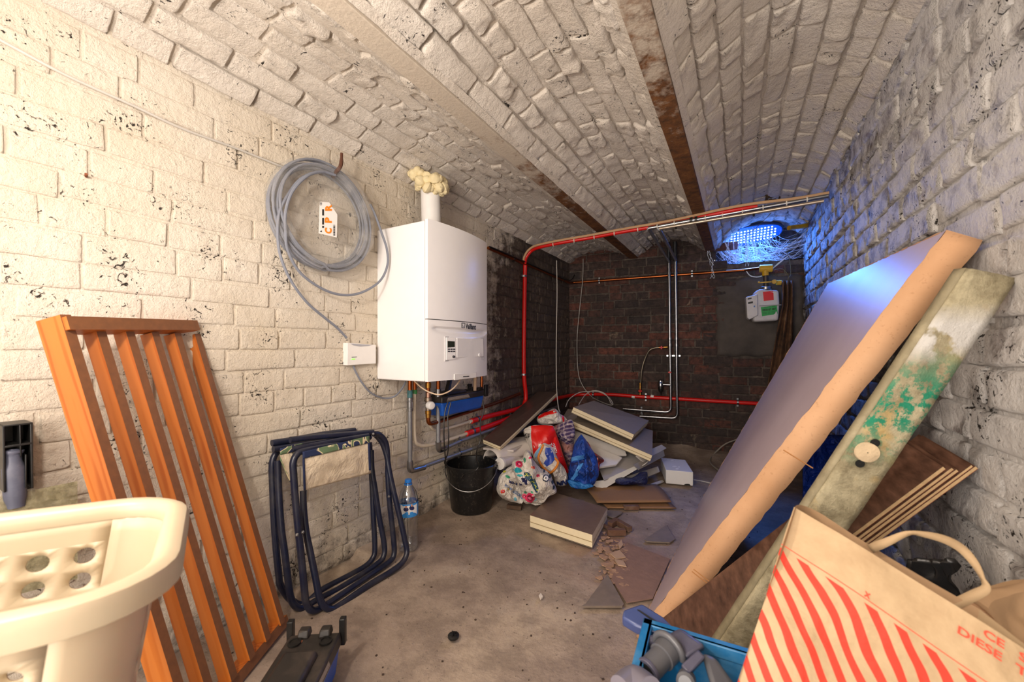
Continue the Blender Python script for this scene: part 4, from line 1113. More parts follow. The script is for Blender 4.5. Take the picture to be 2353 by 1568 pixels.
uframe('leg_frame', [(128, 330), (135, 560), (155, 850), (180, 1030), (205, 1230), (225, 1370), (262, 1445), (330, 1460), (430, 1400), (620, 1300), (880, 1130), (940, 1060), (942, 960), (905, 760), (875, 560), (850, 400), (845, 250)], ((270, 1462), (930, 1095), (800, 130), .08), st2)
uframe('arm', [(720, 98), (500, 125), (250, 170), (82, 196)], ((200, 1440), (830, 1100), (700, 100), .07), st2)
uframe('arm', [(700, 150), (400, 195), (92, 244)], ((200, 1440), (830, 1100), (700, 120), .08), st2)
ss2 = lambda u, v_: SC(146 + 100 * u, 240 + 45 * v_ * 0 + (-20 * u) + (60 + 270 * u) * v_ * 1.0)
MB().grid(lambda u, v_: L(*ss2(u, v_), .125 + .01 * math.sin(v_ * 4)), 8, 10).make('canvas_seat', canvas, st2, solid=.002)
MB().grid(lambda u, v_: L(*SC(146 + 170 * u, 236 - 40 * u + 52 * v_), .135), 12, 3).make('patterned_border', pattern, st2, solid=.002)
MB().grid(lambda u, v_: L(*SC(146 + 100 * u, 320 + 230 * u - 20 + 26 * v_ * (1 - u * .3)), .14), 10, 3).make('patterned_border', pattern, st2, solid=.002)

# ================================================================ BOTTLE
bc = FL(938, 1262); bc.z = 0.002
bo = thing('water_bottle', 'clear plastic water bottle with a blue cap standing beside the folded stools', 'bottle', bc)
prof = [(.001, 0), (.036, .0), (.042, .006), (.044, .015)]
for i in range(9): h = .03 + .016 * i; prof += [(.044, h), (.0415, h + .008)]
prof += [(.044, .175), (.044, .225), (.043, .235), (.036, .262), (.022, .285), (.0145, .295), (.0145, .305)]
n = N('clear_plastic'); tb = n.n('BsdfTransparent'); tb.inputs[0].default_value = (.86, .90, .92, 1); gl = n.n('BsdfGlossy'); gl.inputs['Roughness'].default_value = .05
fr_ = n.n('LayerWeight'); fr_.inputs[0].default_value = .35; mx = n.n('MixShader')
n.l(n.math('MULTIPLY_ADD', fr_.outputs['Facing'], .6, .22), mx.inputs[0]); n.l(tb.outputs[0], mx.inputs[1]); n.l(gl.outputs[0], mx.inputs[2]); n.l(mx.outputs[0], n.t.nodes['Material Output'].inputs[0])
bb = MB().lathe(prof, bc, Z, 28, cap=False).make('bottle_body', n.m, bo)
MB().lathe([(.0155, 0), (.0155, .010), (.015, .014)], bc + V((0, 0, .303)), Z, 18).make('cap', M('1470c8', .35), bo, bev=.001)
MB().lathe([(.0185, 0), (.0185, .004)], bc + V((0, 0, .294)), Z, 18).make('neck_ring', M('1470c8', .35), bo)
MB().lathe([(.0448, .158), (.0450, .165), (.0450, .212), (.0446, .218)], bc, Z, 28, cap=False).make('label_wrap', M('2f86cf', .4), bo)
ls = surf_of(bo.children[-1], .0008)
ls = surf_of([c for c in S.objects if c.name.startswith('label_wrap')][-1], .0010)
decal('label_print', [(921, 1160), (958, 1157), (958, 1181), (921, 1186)], ls, M('dcdad8', .5, var=.02), bo, 3)
for x, y in ((933, 1171), (946, 1168)):
    decal('label_print', circ(x, y, 6, 5), ls2 if False else (lambda a_, b_: ls(a_, b_) + V((.0006, -.0006, 0)) if ls(a_, b_) else None), M('1d2350', .5, var=.1), bo, 2)
    decal('label_print', circ(x, y - 6, 2.4, 3), (lambda a_, b_: ls(a_, b_) + V((.0008, -.0008, 0)) if ls(a_, b_) else None), M('b98568', .5, var=.1), bo, 1)

# ================================================================ BUCKET
bk = FL(1083, 1168); bk.z = .004
bu = thing('bucket', 'black plastic bucket with a wire handle below the boiler', 'bucket', bk)
BH = .262
n = N('dusty_black_plastic'); p = n.pos(); c = n.mix(n.ramp(n.noise(p, 70, 6, .8), [(.56, 0.0), (.68, .8)]), '101011', '5a5148')
mbk = n.out(c, .35)
MB().lathe([(.001, .004), (.110, .004), (.112, .0), (.115, .004), (.140, BH - .02), (.146, BH - .018), (.1475, BH - .004), (.144, BH), (.138, BH - .004), (.112, .008), (.001, .008)], bk, Z, 48, cap=False).make('bucket_body', mbk, bu)
hp = []
fw = V((math.sin(A), -math.cos(A), 0)).normalized(); sd = V((math.cos(A), math.sin(A), 0))
for i in range(25):
    a_ = math.pi * i / 24; hp.append(bk + sd * (-.149 * math.cos(a_)) + fw * (.148 * math.sin(a_) + .002) + V((0, 0, BH - .025 - .095 * math.sin(a_) ** 1.2)))
MB().tube(hp, .0026, 8).make('wire_handle', steel, bu)
for k in (-1, 1): MB().lathe([(.008, -.006), (.008, .006)], bk + sd * .146 * k + V((0, 0, BH - .028)), sd, 10).make('handle_lug', black_plast, bu)

# ================================================================ PUMPS
def pump(t, O, ax, ay, az, Lp_, Wp, Hp, fancy):
    """O corner, ax along length, ay along width, az up"""
    def q(u, v_, h): return O + ax * (u * Lp_) + ay * (v_ * Wp) + az * (h * Hp)
    blue = M('1658b8', .35, var=.08, dirt='18407c', dirt_amt=.4, name='blue_plastic'); lidm = M('2b2724', .45, var=.2, dirt='5d5046', dirt_amt=.45, name='dusty_black_lid')
    MB().hexa([q(.05, .06, 0), q(.95, .06, 0), q(.95, .94, 0), q(.05, .94, 0), q(0, 0, .62), q(1, 0, .62), q(1, 1, .62), q(0, 1, .62)]).make('tank', blue, t, bev=.012, seg=4)
    MB().hexa([q(-.01, -.03, .60), q(1.01, -.03, .60), q(1.01, 1.03, .60), q(-.01, 1.03, .60), q(.0, 0, .86), q(1, 0, .86), q(1, 1, .86), q(0, 1, .86)]).make('lid', lidm, t, bev=.006, seg=3)
    MB().hexa([q(.06, .13, .84), q(.66, .13, .84), q(.66, .80, .84), q(.06, .80, .84), q(.10, .17, 1), q(.62, .17, 1), q(.62, .76, 1), q(.10, .76, 1)]).make('motor_cover', lidm, t, bev=.008, seg=3)
    MB().add([q(.08, 1.025, .63), q(.62, 1.025, .63), q(.58, 1.012, .80), q(.12, 1.012, .80)], [(0, 1, 2, 3)]).make('rating_label', M('b3a698', .5, var=.5, scale=300), t)
    for v_ in (.20, .80):
        c = q(.84, v_, .87); MB().lathe([(.017, 0), (.017, .004), (.013, .004), (.013, .001), (.0, .001)], c, az, 18, cap=False).make('inlet_ring', black_plast, t)
    MB().bx((0, 0, 0), (0, 0, 0)) if False else None
    for v_ in (.30, .72):
        MB().hexa([q(.90, v_ - .12, .85), q(1.04, v_ - .12, .85), q(1.04, v_ + .12, .85), q(.90, v_ + .12, .85), q(.93, v_ - .10, 1.0), q(1.03, v_ - .10, 1.0), q(1.03, v_ + .10, 1.0), q(.93, v_ + .10, 1.0)]).make('shoulder', lidm, t, bev=.004)
    for v_ in (-.02, 1.02):
        MB().hexa([q(1.0, v_ - .06, .55), q(1.08, v_ - .06, .55), q(1.08, v_ + .06, .55), q(1.0, v_ + .06, .55), q(1.0, v_ - .06, 1.12), q(1.08, v_ - .06, 1.12), q(1.08, v_ + .06, 1.12), q(1.0, v_ + .06, 1.12)]).make('clip_lug', black_plast, t, bev=.002)
    if fancy:
        MB().add([q(.86 + .04 * math.cos(i * .6), .22 + .12 * math.sin(i * .6), .872) for i in range(10)], [tuple(range(10))]).make('rust_stain', M('a8603c', .8), t)
p0 = FL(667, 1459, .115); p1 = FL(783, 1452, .115); p2 = FL(560, 1580, .115)
ay_ = (p1 - p0); Wp = ay_.length; ay_.normalize(); ax_ = -(p2 - p0).normalized(); ax_ = (ax_ - ay_ * ax_.dot(ay_)).normalized()
Lpn = .23
O = p0 - ax_ * Lpn; O.z = .003
pf = thing('condensate_pump', 'dusty black and blue pump box on the floor beside the slatted wooden frame', 'pump', O)
pump(pf, O, ax_, ay_, Z, Lpn, Wp, .130, True)
O = L(1113, 952, .13); O2 = L(1016, 962, .13)
pm_ = thing('condensate_pump', 'blue pump box with a black lid mounted on the wall under the boiler', 'pump', O2)
lx = (O - O2); lx.z = 0; LL = lx.length; lx.normalize()
O3 = V((.012, O2.y, O2.z + .004))
pump(pm_, O3, Yv, X, Z, LL, .118, .125, False)
for c in pm_.children:
    if c.name.startswith('rating_label'): pass
cable('power_cord', [D(1031, 920, 1.95), D(1022, 950, 1.93), D(1020, 1000, 1.92), D(1023, 1050, 1.95), D(1025, 1068, 2.0), D(1032, 1082, 2.05), D(1036, 1110, 2.1)], .003, black_plast, 'left black cord hanging from the wall pump into the bucket')
cable('power_cord', [D(1036, 925, 1.95), D(1029, 960, 1.93), D(1031, 1000, 1.92), D(1029, 1040, 1.95), D(1024, 1055, 1.97), D(1022, 1066, 1.99), D(1034, 1078, 2.05), D(1044, 1096, 2.12)], .003, black_plast, 'knotted black cord hanging just right of the leftmost pump cord')
cable('power_cord', [D(1109, 920, 2.0), D(1112, 945, 2.0), D(1104, 970, 2.0), D(1104, 1010, 2.0), D(1097, 1030, 2.0), D(1095, 1055, 2.05), D(1100, 1070, 2.1), D(1092, 1082, 2.1), D(1068, 1090, 2.12), D(1062, 1098, 2.15)], .003, black_plast, 'right black cord hanging from the wall pump into the bucket')

# ================================================================ THE PILE AT THE BACK
cream_foam = M('e4d5b2', .8, var=.06, scale=40, bump=.25, bs=90, name='cream_insulation_foam')
grey_skin = M('887a6a', .65, var=.1, dirt='7b736a', dirt_amt=.35, name='grey_facing')
foil_brown = M('826a5a', .4, .25, var=.2, dirt='8d7a6a', dirt_amt=.4, name='dull_foil_facing')
def board(label, p, th, skin, name='insulation_board', group='insulation boards in the pile'):
    """p: 4 corners of the top face; a foam core with a facing on top and below"""
    c = sum(p, V()) / 4; t = thing(name, label, 'insulation board', c, group)
    n_ = (p[1] - p[0]).cross(p[3] - p[0]).normalized(); n_ = n_ if n_.z > 0 else -n_
    low = [q - n_ * th for q in p]
    t.location = min(low, key=lambda q: q.z)
    MB().hexa([q - n_ * (th - .003) for q in p] + [q - n_ * .002 for q in p]).make('foam_core', cream_foam, t)
    MB().slab(p, .002, up=n_).make('top_facing', skin, t)
    MB().slab([q - n_ * (th - .0005) for q in p], .002, up=n_).make('bottom_facing', grey_skin, t)
    g = MB(); i, j = 0, 1
    for a_, b_ in ((p[0], p[1]), (p[1], p[2]), (p[2], p[3]), (p[3], p[0])):
        o = ((a_ + b_) / 2 - c).normalized() * .0016
        g.tube([a_ - n_ * th * .55 + o, b_ - n_ * th * .55 + o], .0018, 5)
    g.make('edge_groove', M('a8936c', .8), t)
    return t
def C5(x, y): return (1100 + .2678 * x, 880 + .2678 * y)
board('brown foil faced insulation board lying flat on the floor in front of the bags', [FL(1218, 1184, .068), FL(1361, 1229, .068), FL(1395, 1168, .068), FL(1274, 1132, .068)], .062, foil_brown)
board('topmost grey insulation board of the pile, tilted to the right', [D(1318, 936, 2.78), D(1457, 999, 2.66), D(1491, 967, 2.98), D(1365, 921, 3.08)], .045, grey_skin)
board('large grey insulation board just below the topmost one of the pile', [D(1316, 968, 2.80), D(1499, 1047, 2.60), D(1500, 990, 3.02), D(1345, 945, 3.14)], .045, grey_skin)
board('long narrow insulation board leaning on the bags towards the corner, facing cracked', [D(1110, 1010, 2.46), D(1149, 1026, 2.36), D(1280, 902, 3.10), D(1236, 900, 3.24)], .030, M('5c4a42', .4, .25, var=.2, dirt='6f5f55', dirt_amt=.4))
board('small grey insulation offcut half hidden behind the topmost board', [D(1290, 965, 2.95), D(1318, 985, 2.88), D(1330, 945, 3.1), D(1305, 940, 3.2)], .035, grey_skin)
wp = M('d6d2cc', .5, var=.08, name='white_board'); wp2 = M('bdb7b0', .6, var=.1, name='grey_white_board')
def piece(name, label, pts, th, mat, cat, group=None, bev=.001, up=(0, 0, 1)):
    return tag(MB().slab(pts, th, up=up).make(name, mat, bev=bev), label, cat, group)
piece('plastic_board', 'white plastic panel under the grey boards, upper one', [D(1318, 988, 2.85), D(1436, 1035, 2.7), D(1440, 1046, 2.68), D(1352, 1052, 2.62), D(1312, 1015, 2.75)], .012, wp, 'panel', 'white panels under the grey boards')
piece('plastic_board', 'white plastic panel under the grey boards, lower one nearer the blue bag', [D(1325, 1010, 2.75), D(1430, 1052, 2.62), D(1416, 1068, 2.55), D(1368, 1075, 2.5), D(1330, 1040, 2.62)], .014, wp, 'panel', 'white panels under the grey boards')
piece('plastic_board', 'white plastic strip lying against the right side of the grey boards', [D(1462, 1048, 2.62), D(1520, 1022, 2.9), D(1532, 1030, 2.9), D(1478, 1062, 2.62)], .008, wp2, 'panel', 'white panels under the grey boards')
piece('plastic_board', 'thin clear grey strip curling up at the right end of the pile', [D(1455, 1068, 2.55), D(1525, 1035, 2.85), D(1528, 1048, 2.8), D(1468, 1080, 2.55)], .006, M('8a8580', .35), 'panel', 'white panels under the grey boards')
tr = thing('plastic_trough', 'grey and white L-shaped plastic profile lying in front of the pile', 'plastic profile', FL(1380, 1128))
a0, a1, a2_, a3 = D(1373, 1068, 2.62), D(1441, 1036, 2.85), D(1500, 1052, 2.72), D(1388, 1104, 2.46)
MB().slab([a0, a1, a2_, a3], .008, up=(0, -1, 1)).make('side_panel', M('aaa5a2', .5, var=.1), tr, bev=.002)
MB().slab([a3, a2_, D(1482, 1068, 2.6), D(1384, 1127, 2.50), D(1348, 1108, 2.55)], .008, up=(0, 0, 1)).make('bottom_panel', wp, tr, bev=.002)
piece('plastic_strip', 'pale plastic strip on the floor between the trough and the polystyrene box', [FL(1440, 1095, .08), FL(1512, 1072, .08), FL(1516, 1084, .06), FL(1448, 1112, .05)], .01, wp2, 'plastic strip')
piece('plastic_strip', 'small flat pale strip on the floor left of the polystyrene box', [FL(1495, 1112, .02), FL(1522, 1103, .02), FL(1526, 1107, .015), FL(1500, 1117, .015)], .006, wp2, 'plastic strip')
# white gutter pieces on the left of the pile
gt = M('cfc6be', .35, var=.06, name='white_gutter')
piece('gutter_piece', 'large white plastic gutter piece under the leaning board', [D(1110, 1030, 2.45), D(1180, 1035, 2.38), D(1222, 1012, 2.6), D(1232, 1000, 2.7), D(1150, 1010, 2.65)], .01, gt, 'gutter')
gp = thing('gutter_piece', 'white curved gutter lying below the large gutter piece beside the bucket', 'gutter', FL(1140, 1090))
mb = MB(); e0, e1 = D(1128, 1062, 2.36), D(1228, 1030, 2.62); ax = (e1 - e0).normalized(); sd_ = ax.cross(Z).normalized()
mb.grid(lambda u, v_: e0.lerp(e1, u) + sd_ * (.07 * math.cos(math.pi * v_)) + Z * (.07 * math.sin(math.pi * v_)), 10, 14); mb.make('shell', gt, gp, solid=.004)
wt = thing('white_tube', 'white plastic tube with a round end cap between the bucket and the floral bag', 'tube', D(1150, 1070, 2.3))
MB().tube([D(1149, 1066, 2.30), D(1212, 1047, 2.55)], .030, 20).make('pipe', gt, wt)
c = D(1148, 1066.5, 2.295); dr = (D(1149, 1066, 2.30) - D(1212, 1047, 2.55)).normalized()
MB().lathe([(.034, -.02), (.034, .0), (.028, .002), (.010, .003), (.010, -.006), (.001, -.006)], c, dr, 20, cap=False).make('end_cap', wp, wt)
# bags
def fabric(name, c1, c2=None, sc=8, rough=.45, wr=.7):
    n = N(name); p = n.pos()
    c = n.ramp(n.noise(p, sc, 3), [(.44, c1), (.56, c2 or c1)])
    return n.out(c, rough, n.bump(n.noise(p, 22, 6, .55, .8), wr, .045))
def bag(name, label, outl, depth, th, mat, seed=0, amp=.022, group='shopping bags in the pile'):
    P = [C5(*q) for q in outl]; t = thing(name, label, 'bag', D(sum(q[0] for q in P) / len(P), max(q[1] for q in P), depth(0, 0) if callable(depth) else depth), group)
    b = puff('bag_body', P, depth, th, mat, t, amp=amp, seed=seed); return t, b
white_bag = fabric('white_woven_bag', 'd9d2c8', 'cfc6ba', 6)
t, b = bag('plaid_bag', 'purple and white checked bag between the red bag and the boards', [(640, 380), (720, 340), (800, 320), (825, 420), (815, 520), (800, 640), (775, 720), (735, 640), (700, 520), (660, 450)], 2.66, .07, None or fabric('tmp', 'c08a80', 'a8756c', 7), 4)
n = N('purple_check'); p = n.pos(); mpn = n.n('Mapping'); mpn.inputs['Rotation'].default_value = (.3, .5, .6); n.l(p, mpn.inputs[0]); s_ = sep(n, mpn.outputs[0])
a_ = n.math('GREATER_THAN', n.math('SINE', n.math('MULTIPLY', s_[0], 260)), .45); b2_ = n.math('GREATER_THAN', n.math('SINE', n.math('MULTIPLY', s_[2], 260)), .45)
ck = n.mix(n.math('MULTIPLY', n.math('ADD', a_, b2_), .4), '43305a', 'c9b6b4')
ck = n.mix(n.ramp(n.noise(p, 5, 2), [(.5, 0.0), (.58, 1.0)]), ck, 'b98278')
b.data.materials[0] = n.out(ck, .6, n.bump(n.noise(p, 26, 7), .6, .02))
t, b = bag('shopping_bag', 'white and red crumpled bag at the top of the bag heap, under the leaning board', [(500, 330), (520, 280), (600, 245), (655, 228), (700, 270), (740, 290), (760, 330), (700, 350), (620, 360), (540, 365)], 2.72, .07, white_bag, 9)
sf_ = surf_of(b, .003)
decal('red_stripe', [C5(*q) for q in ((512, 290), (560, 262), (655, 232), (668, 262), (600, 276), (540, 300), (515, 312))], sf_, red_plast, t)
decal('red_stripe', [C5(*q) for q in ((712, 285), (732, 285), (734, 345), (716, 348))], sf_, red_plast, t)
t, b = bag('shopping_bag', 'red and white shopping bag with white lettering, standing in the middle of the heap', [(385, 410), (450, 368), (560, 365), (640, 372), (665, 440), (700, 560), (740, 680), (778, 775), (700, 782), (600, 740), (500, 690), (450, 600), (410, 500)], 2.52, .10, white_bag, 2, .010)
sf_ = surf_of(b, .007)
decal('red_panel', [C5(*q) for q in ((452, 374), (560, 371), (634, 378), (660, 450), (700, 570), (735, 680), (768, 770), (690, 774), (640, 730), (560, 700), (480, 640), (462, 520), (446, 440))], sf_, M('d4150f', .4, var=.05, bump=.6, bs=30), t, 9)
sf2 = surf_of(b, .011)
wt_ = M('ece5dd', .5, var=0)
for i, tx in enumerate(('METTEZ POUR', 'VOTRE VIE', 'LE PLAISIR', 'ET LE SOIR')):
    write('lettering', tx, C5(520 + 8 * i, 545 + 24 * i), C5(650 + 6 * i, 545 + 20 * i), C5(518 + 8 * i, 528 + 24 * i), sf2, wt_, t, .03)
for i in range(2): write('lettering', ('ELKE DAG', 'A YEAR FOR')[i], C5(390, 452 + 18 * i), C5(440, 452 + 18 * i), C5(390, 438 + 18 * i), sf2, ink, t, .02)
t, b = bag('shopping_bag', 'white bag with blue and orange handles in front of the red bag', [(500, 580), (540, 530), (575, 520), (630, 560), (665, 620), (690, 680), (740, 740), (762, 830), (740, 885), (660, 880), (640, 800), (560, 740), (490, 700), (470, 640)], 2.40, .07, white_bag, 12)
sf_ = surf_of(b, .003)
decal('blue_patch', [C5(*q) for q in ((575, 555), (610, 560), (635, 600), (650, 660), (620, 700), (585, 720), (560, 690), (585, 650), (570, 600))], sf_, M('1a3c9c', .45, var=.1), t, 4)
decal('blue_patch', [C5(*q) for q in ((480, 620), (520, 560), (560, 535), (545, 575), (510, 610), (495, 650))], sf_, M('7fb2dc', .45), t, 3)
sf2 = surf_of(b, .006)
MB().tube([sf2(*C5(*q)) or D(*C5(*q), 2.36) for q in ((560, 535), (530, 590), (515, 640), (530, 690), (565, 730), (610, 765), (650, 745), (675, 690), (650, 650))], .007, 8, smooth=4).make('orange_handle', M('d9822a', .6), t)
write('lettering', 'NN', C5(665, 882), C5(750, 868), C5(668, 842), sf2, M('1c2a5c', .5), t, .06)
t, b = bag('shopping_bag', 'blue patterned shopping bag in front of the grey boards', [(870, 458), (900, 470), (960, 560), (1010, 640), (1030, 780), (1000, 850), (960, 885), (880, 905), (780, 880), (765, 820), (785, 700), (815, 570)], 2.44, .09, fabric('blue_bag', '1b4aa8', '173a86', 9), 6)
sf_ = surf_of(b, .003); lb = M('4f93d8', .45, var=.05); nv_ = M('16255c', .5, var=.1)
decal('blue_print', [C5(*q) for q in ((800, 640), (900, 612), (905, 650), (800, 680))], sf_, lb, t)
decal('blue_print', [C5(*q) for q in ((860, 700), (900, 690), (850, 790), (800, 850), (775, 840), (820, 780))], sf_, lb, t, 4)
decal('blue_print', [C5(*q) for q in ((790, 690), (900, 660), (905, 690), (800, 722))], sf_, nv_, t)
decal('blue_print', [C5(*q) for q in ((920, 600), (950, 640), (1000, 780), (960, 830), (930, 740))], sf_, nv_, t)
t, b = bag('red_packet', 'red tartan cloth and packets sticking out of the blue bag', [(905, 512), (945, 520), (960, 600), (1030, 630), (1075, 670), (1040, 700), (1025, 770), (990, 740), (950, 660), (920, 590)], 2.52, .06, fabric('red_cloth', 'c81b14', '5a1512', 18), 8)
t['category'] = 'cloth'
sf_ = surf_of(b, .003)
for k in range(3): decal('cloth_stripe', [C5(*q) for q in ((965 + 25 * k, 625 + 10 * k), (972 + 25 * k, 625 + 10 * k), (985 + 22 * k, 700 + 10 * k), (978 + 22 * k, 702 + 10 * k))], sf_, M('f0948a', .5), t, 2)
t, b = bag('shopping_bag', 'folded shiny blue bag lying flat on the floor under the blue bag', [(765, 835), (860, 850), (960, 870), (985, 890), (900, 910), (800, 895)], 2.38, .04, fabric('blue_shiny', '1450a0', '2b78c0', 12, .25), 16, .006)
t, b = bag('shopping_bag', 'dark navy bag flat on the floor under the plastic trough', [(1180, 830), (1300, 820), (1400, 790), (1446, 770), (1444, 860), (1380, 870), (1200, 872)], 2.52, .05, fabric('navy_bag', '12183c', '1b2350', 12, .4), 17, .008)
# floral bags
t, b = bag('shopping_bag', 'lower white floral bag on the floor beside the bucket, with grey lettering', [(160, 880), (180, 800), (240, 740), (330, 740), (380, 830), (400, 950), (380, 1032), (300, 1020), (200, 985), (155, 930)], 2.26, .09, white_bag, 21)
sf_ = surf_of(b, .003)
write('lettering', 'www.action.c', C5(215, 888), C5(372, 1000), C5(232, 858), sf_, M('5f7fae', .5), t, .01)
write('lettering', 'EN', C5(262, 858), C5(330, 880), C5(264, 835), sf_, M('232a5a', .5), t, .06)
pink, grn, teal, orgm, dkb = M('d8265a', .5, var=.1), M('2f8f6a', .5, var=.1), M('1f98a8', .5, var=.1), M('d2582a', .5), M('1d2350', .5)
def flower(c, r, col, dark='8c1138'):
    decal('printed_flower', [C5(*q) for q in circ(c[0], c[1], r, n=14, wob=.14)], sf_, col, t, 2)
    s3 = sf3
    decal('printed_flower', [C5(*q) for q in circ(c[0] + 2, c[1], r * .55, n=9, wob=.1)], s3, M(dark, .5, var=0), t, 1)
    decal('printed_flower', [C5(*q) for q in circ(c[0] + 1, c[1] + 1, r * .33, n=8)], lambda x, y: (s3(x, y) + V((.0005, -.0008, 0))) if s3(x, y) else None, M('f2799a', .5, var=0), t, 1)
def leaf(a_, b_, wd_, col):
    dx, dy = b_[0] - a_[0], b_[1] - a_[1]; l_ = math.hypot(dx, dy); nx, ny = -dy / l_ * wd_, dx / l_ * wd_
    decal('printed_leaf', [C5(*q) for q in (a_, (a_[0] + dx * .3 + nx, a_[1] + dy * .3 + ny), (a_[0] + dx * .7 + nx * .8, a_[1] + dy * .7 + ny * .8), b_, (a_[0] + dx * .7 - nx * .8, a_[1] + dy * .7 - ny * .8), (a_[0] + dx * .3 - nx, a_[1] + dy * .3 - ny))], sf_, col, t, 2)
sf3 = surf_of(b, .0045)
flower((207, 935), 18, M('c23a20', .5)); leaf((225, 800), (275, 815), 14, grn); leaf((200, 770), (240, 760), 10, M('b8b83a', .5)); leaf((300, 985), (325, 1010), 14, M('6fb4c8', .5)); leaf((250, 900), (262, 930), 7, M('c9b03a', .5))
t, b = bag('shopping_bag', 'white floral bag with a peacock feather print, standing in front of the heap', [(285, 700), (320, 670), (370, 650), (400, 595), (440, 600), (470, 680), (520, 730), (600, 770), (640, 850), (668, 940), (600, 975), (555, 1032), (460, 1036), (390, 1032), (360, 930), (310, 800)], 2.20, .11, white_bag, 25)
sf_ = surf_of(b, .003); sf3 = surf_of(b, .0048)
flower((345, 700), 27, pink); flower((440, 985), 40, M('e0305f', .5)); flower((394, 972), 20, M('e8607a', .5)); flower((506, 798), 15, pink)
leaf((300, 745), (375, 760), 22, teal); leaf((325, 790), (385, 800), 10, M('3fb0b8', .5)); leaf((390, 930), (415, 950), 10, grn); leaf((455, 930), (462, 950), 8, grn); leaf((395, 640), (398, 690), 10, grn); leaf((465, 1010), (500, 990), 12, M('9fd0d8', .5)); leaf((455, 715), (480, 745), 13, M('c9502a', .5)); leaf((430, 650), (460, 640), 9, pink)
decal('printed_feather', [C5(*q) for q in ((385, 775), (420, 770), (460, 800), (495, 850), (512, 910), (505, 952), (480, 930), (450, 870), (420, 830), (395, 810))], sf_, M('15405a', .5, var=.2, scale=200), t, 5)
rn = random.Random(4)
for i in range(26):
    u = rn.random(); x = 395 + 112 * u ** .9 + rn.uniform(-10, 10); y = 785 + 140 * u ** 1.5 + rn.uniform(-12, 22)
    decal('feather_spot', [C5(*q) for q in circ(x, y, 4.5, n=6)], sf3, M('b9c24a', .5, var=0), t, 1)
write('lettering', 'M', C5(352, 880), C5(420, 872), C5(352, 800), sf_, dkb, t, .08)
decal('printed_ring', [C5(*q) for q in circ(574, 822, 26, 30, n=14)], sf_, M('2b3040', .5), t, 2); decal('printed_ring', [C5(*q) for q in circ(574, 822, 19, 22, n=12)], sf3, M('e8e4dc', .5), t, 1)
decal('printed_ring', [C5(*q) for q in circ(574, 822, 9, 11, n=3)], lambda x, y: (sf3(x, y) + V((.0006, -.001, 0))) if sf3(x, y) else None, ink, t, 1)
for c in ((610, 800), (630, 850), (640, 900), (560, 760), (600, 765)): decal('printed_dots', [C5(*q) for q in circ(c[0], c[1], 10, 18, n=8, wob=.3)], sf_, M('394a5a', .6, var=.6, scale=300), t, 1)
# polystyrene box
ps = thing('polystyrene_box', 'white polystyrene block standing on the floor at the right of the pile', 'polystyrene box', FL(1560, 1118))
bt = [FL(1530, 1113), FL(1593, 1119), FL(1572, 1085), FL(1518, 1081)]; bt[2] = bt[1] + (bt[3] - bt[0]) * .95
hz = V((0, 0, .092)); lo_ = [q + V((0, 0, .004)) for q in bt]
n = N('polystyrene'); p = n.pos(); vo = n.n('TexVoronoi'); vo.inputs['Scale'].default_value = 260; n.l(p, vo.inputs[0])
pss = n.out('dedcda', .7, n.bump(vo.outputs[0], .25, .002))
MB().hexa(lo_ + [q + hz for q in lo_]).make('block', pss, ps, bev=.004)
bs_ = surf_of(ps.children[0], .0012)
for q in ((1527, 1056.5, 4, 1), (1535, 1057.5, 4, 1), (1544, 1058.5, 4, 1), (1550, 1073, 6, 1.6), (1560, 1074, 3, 1.6), (1556, 1078, 4, 2)):
    decal('dent', circ(*q, n=8), bs_, M('f7f5f3', .6, var=0), ps, 1)
decal('notch', circ(1579, 1116, 8, 4, n=10), bs_, M('17140f', .8), ps, 1)
# cardboard sheets
kraft = M('8f6a48', .85, var=.08, bump=.15, bs=150, name='brown_cardboard')
def crd(label, pts, z, th=.005, bulge=.02):
    c4 = [FL(x, y, z) for x, y in pts]
    mb = MB().grid(lambda u, v_: c4[0].lerp(c4[1], u).lerp(c4[3].lerp(c4[2], u), v_) + V((0, 0, bulge * math.sin(math.pi * v_) * (.5 + u * .5))), 10, 10)
    return tag(mb.make('cardboard_sheet', kraft, solid=th, off=1), label, 'cardboard', 'cardboard sheets on the floor')
crd('upper brown cardboard sheet lying before the pile', [(1372, 1157), (1543, 1155), (1508, 1115), (1340, 1118)], .030, bulge=.012)
crd('lower brown cardboard sheet, sticking out from under the upper one', [(1396, 1169), (1554, 1170), (1530, 1150), (1376, 1152)], .006, bulge=.004)
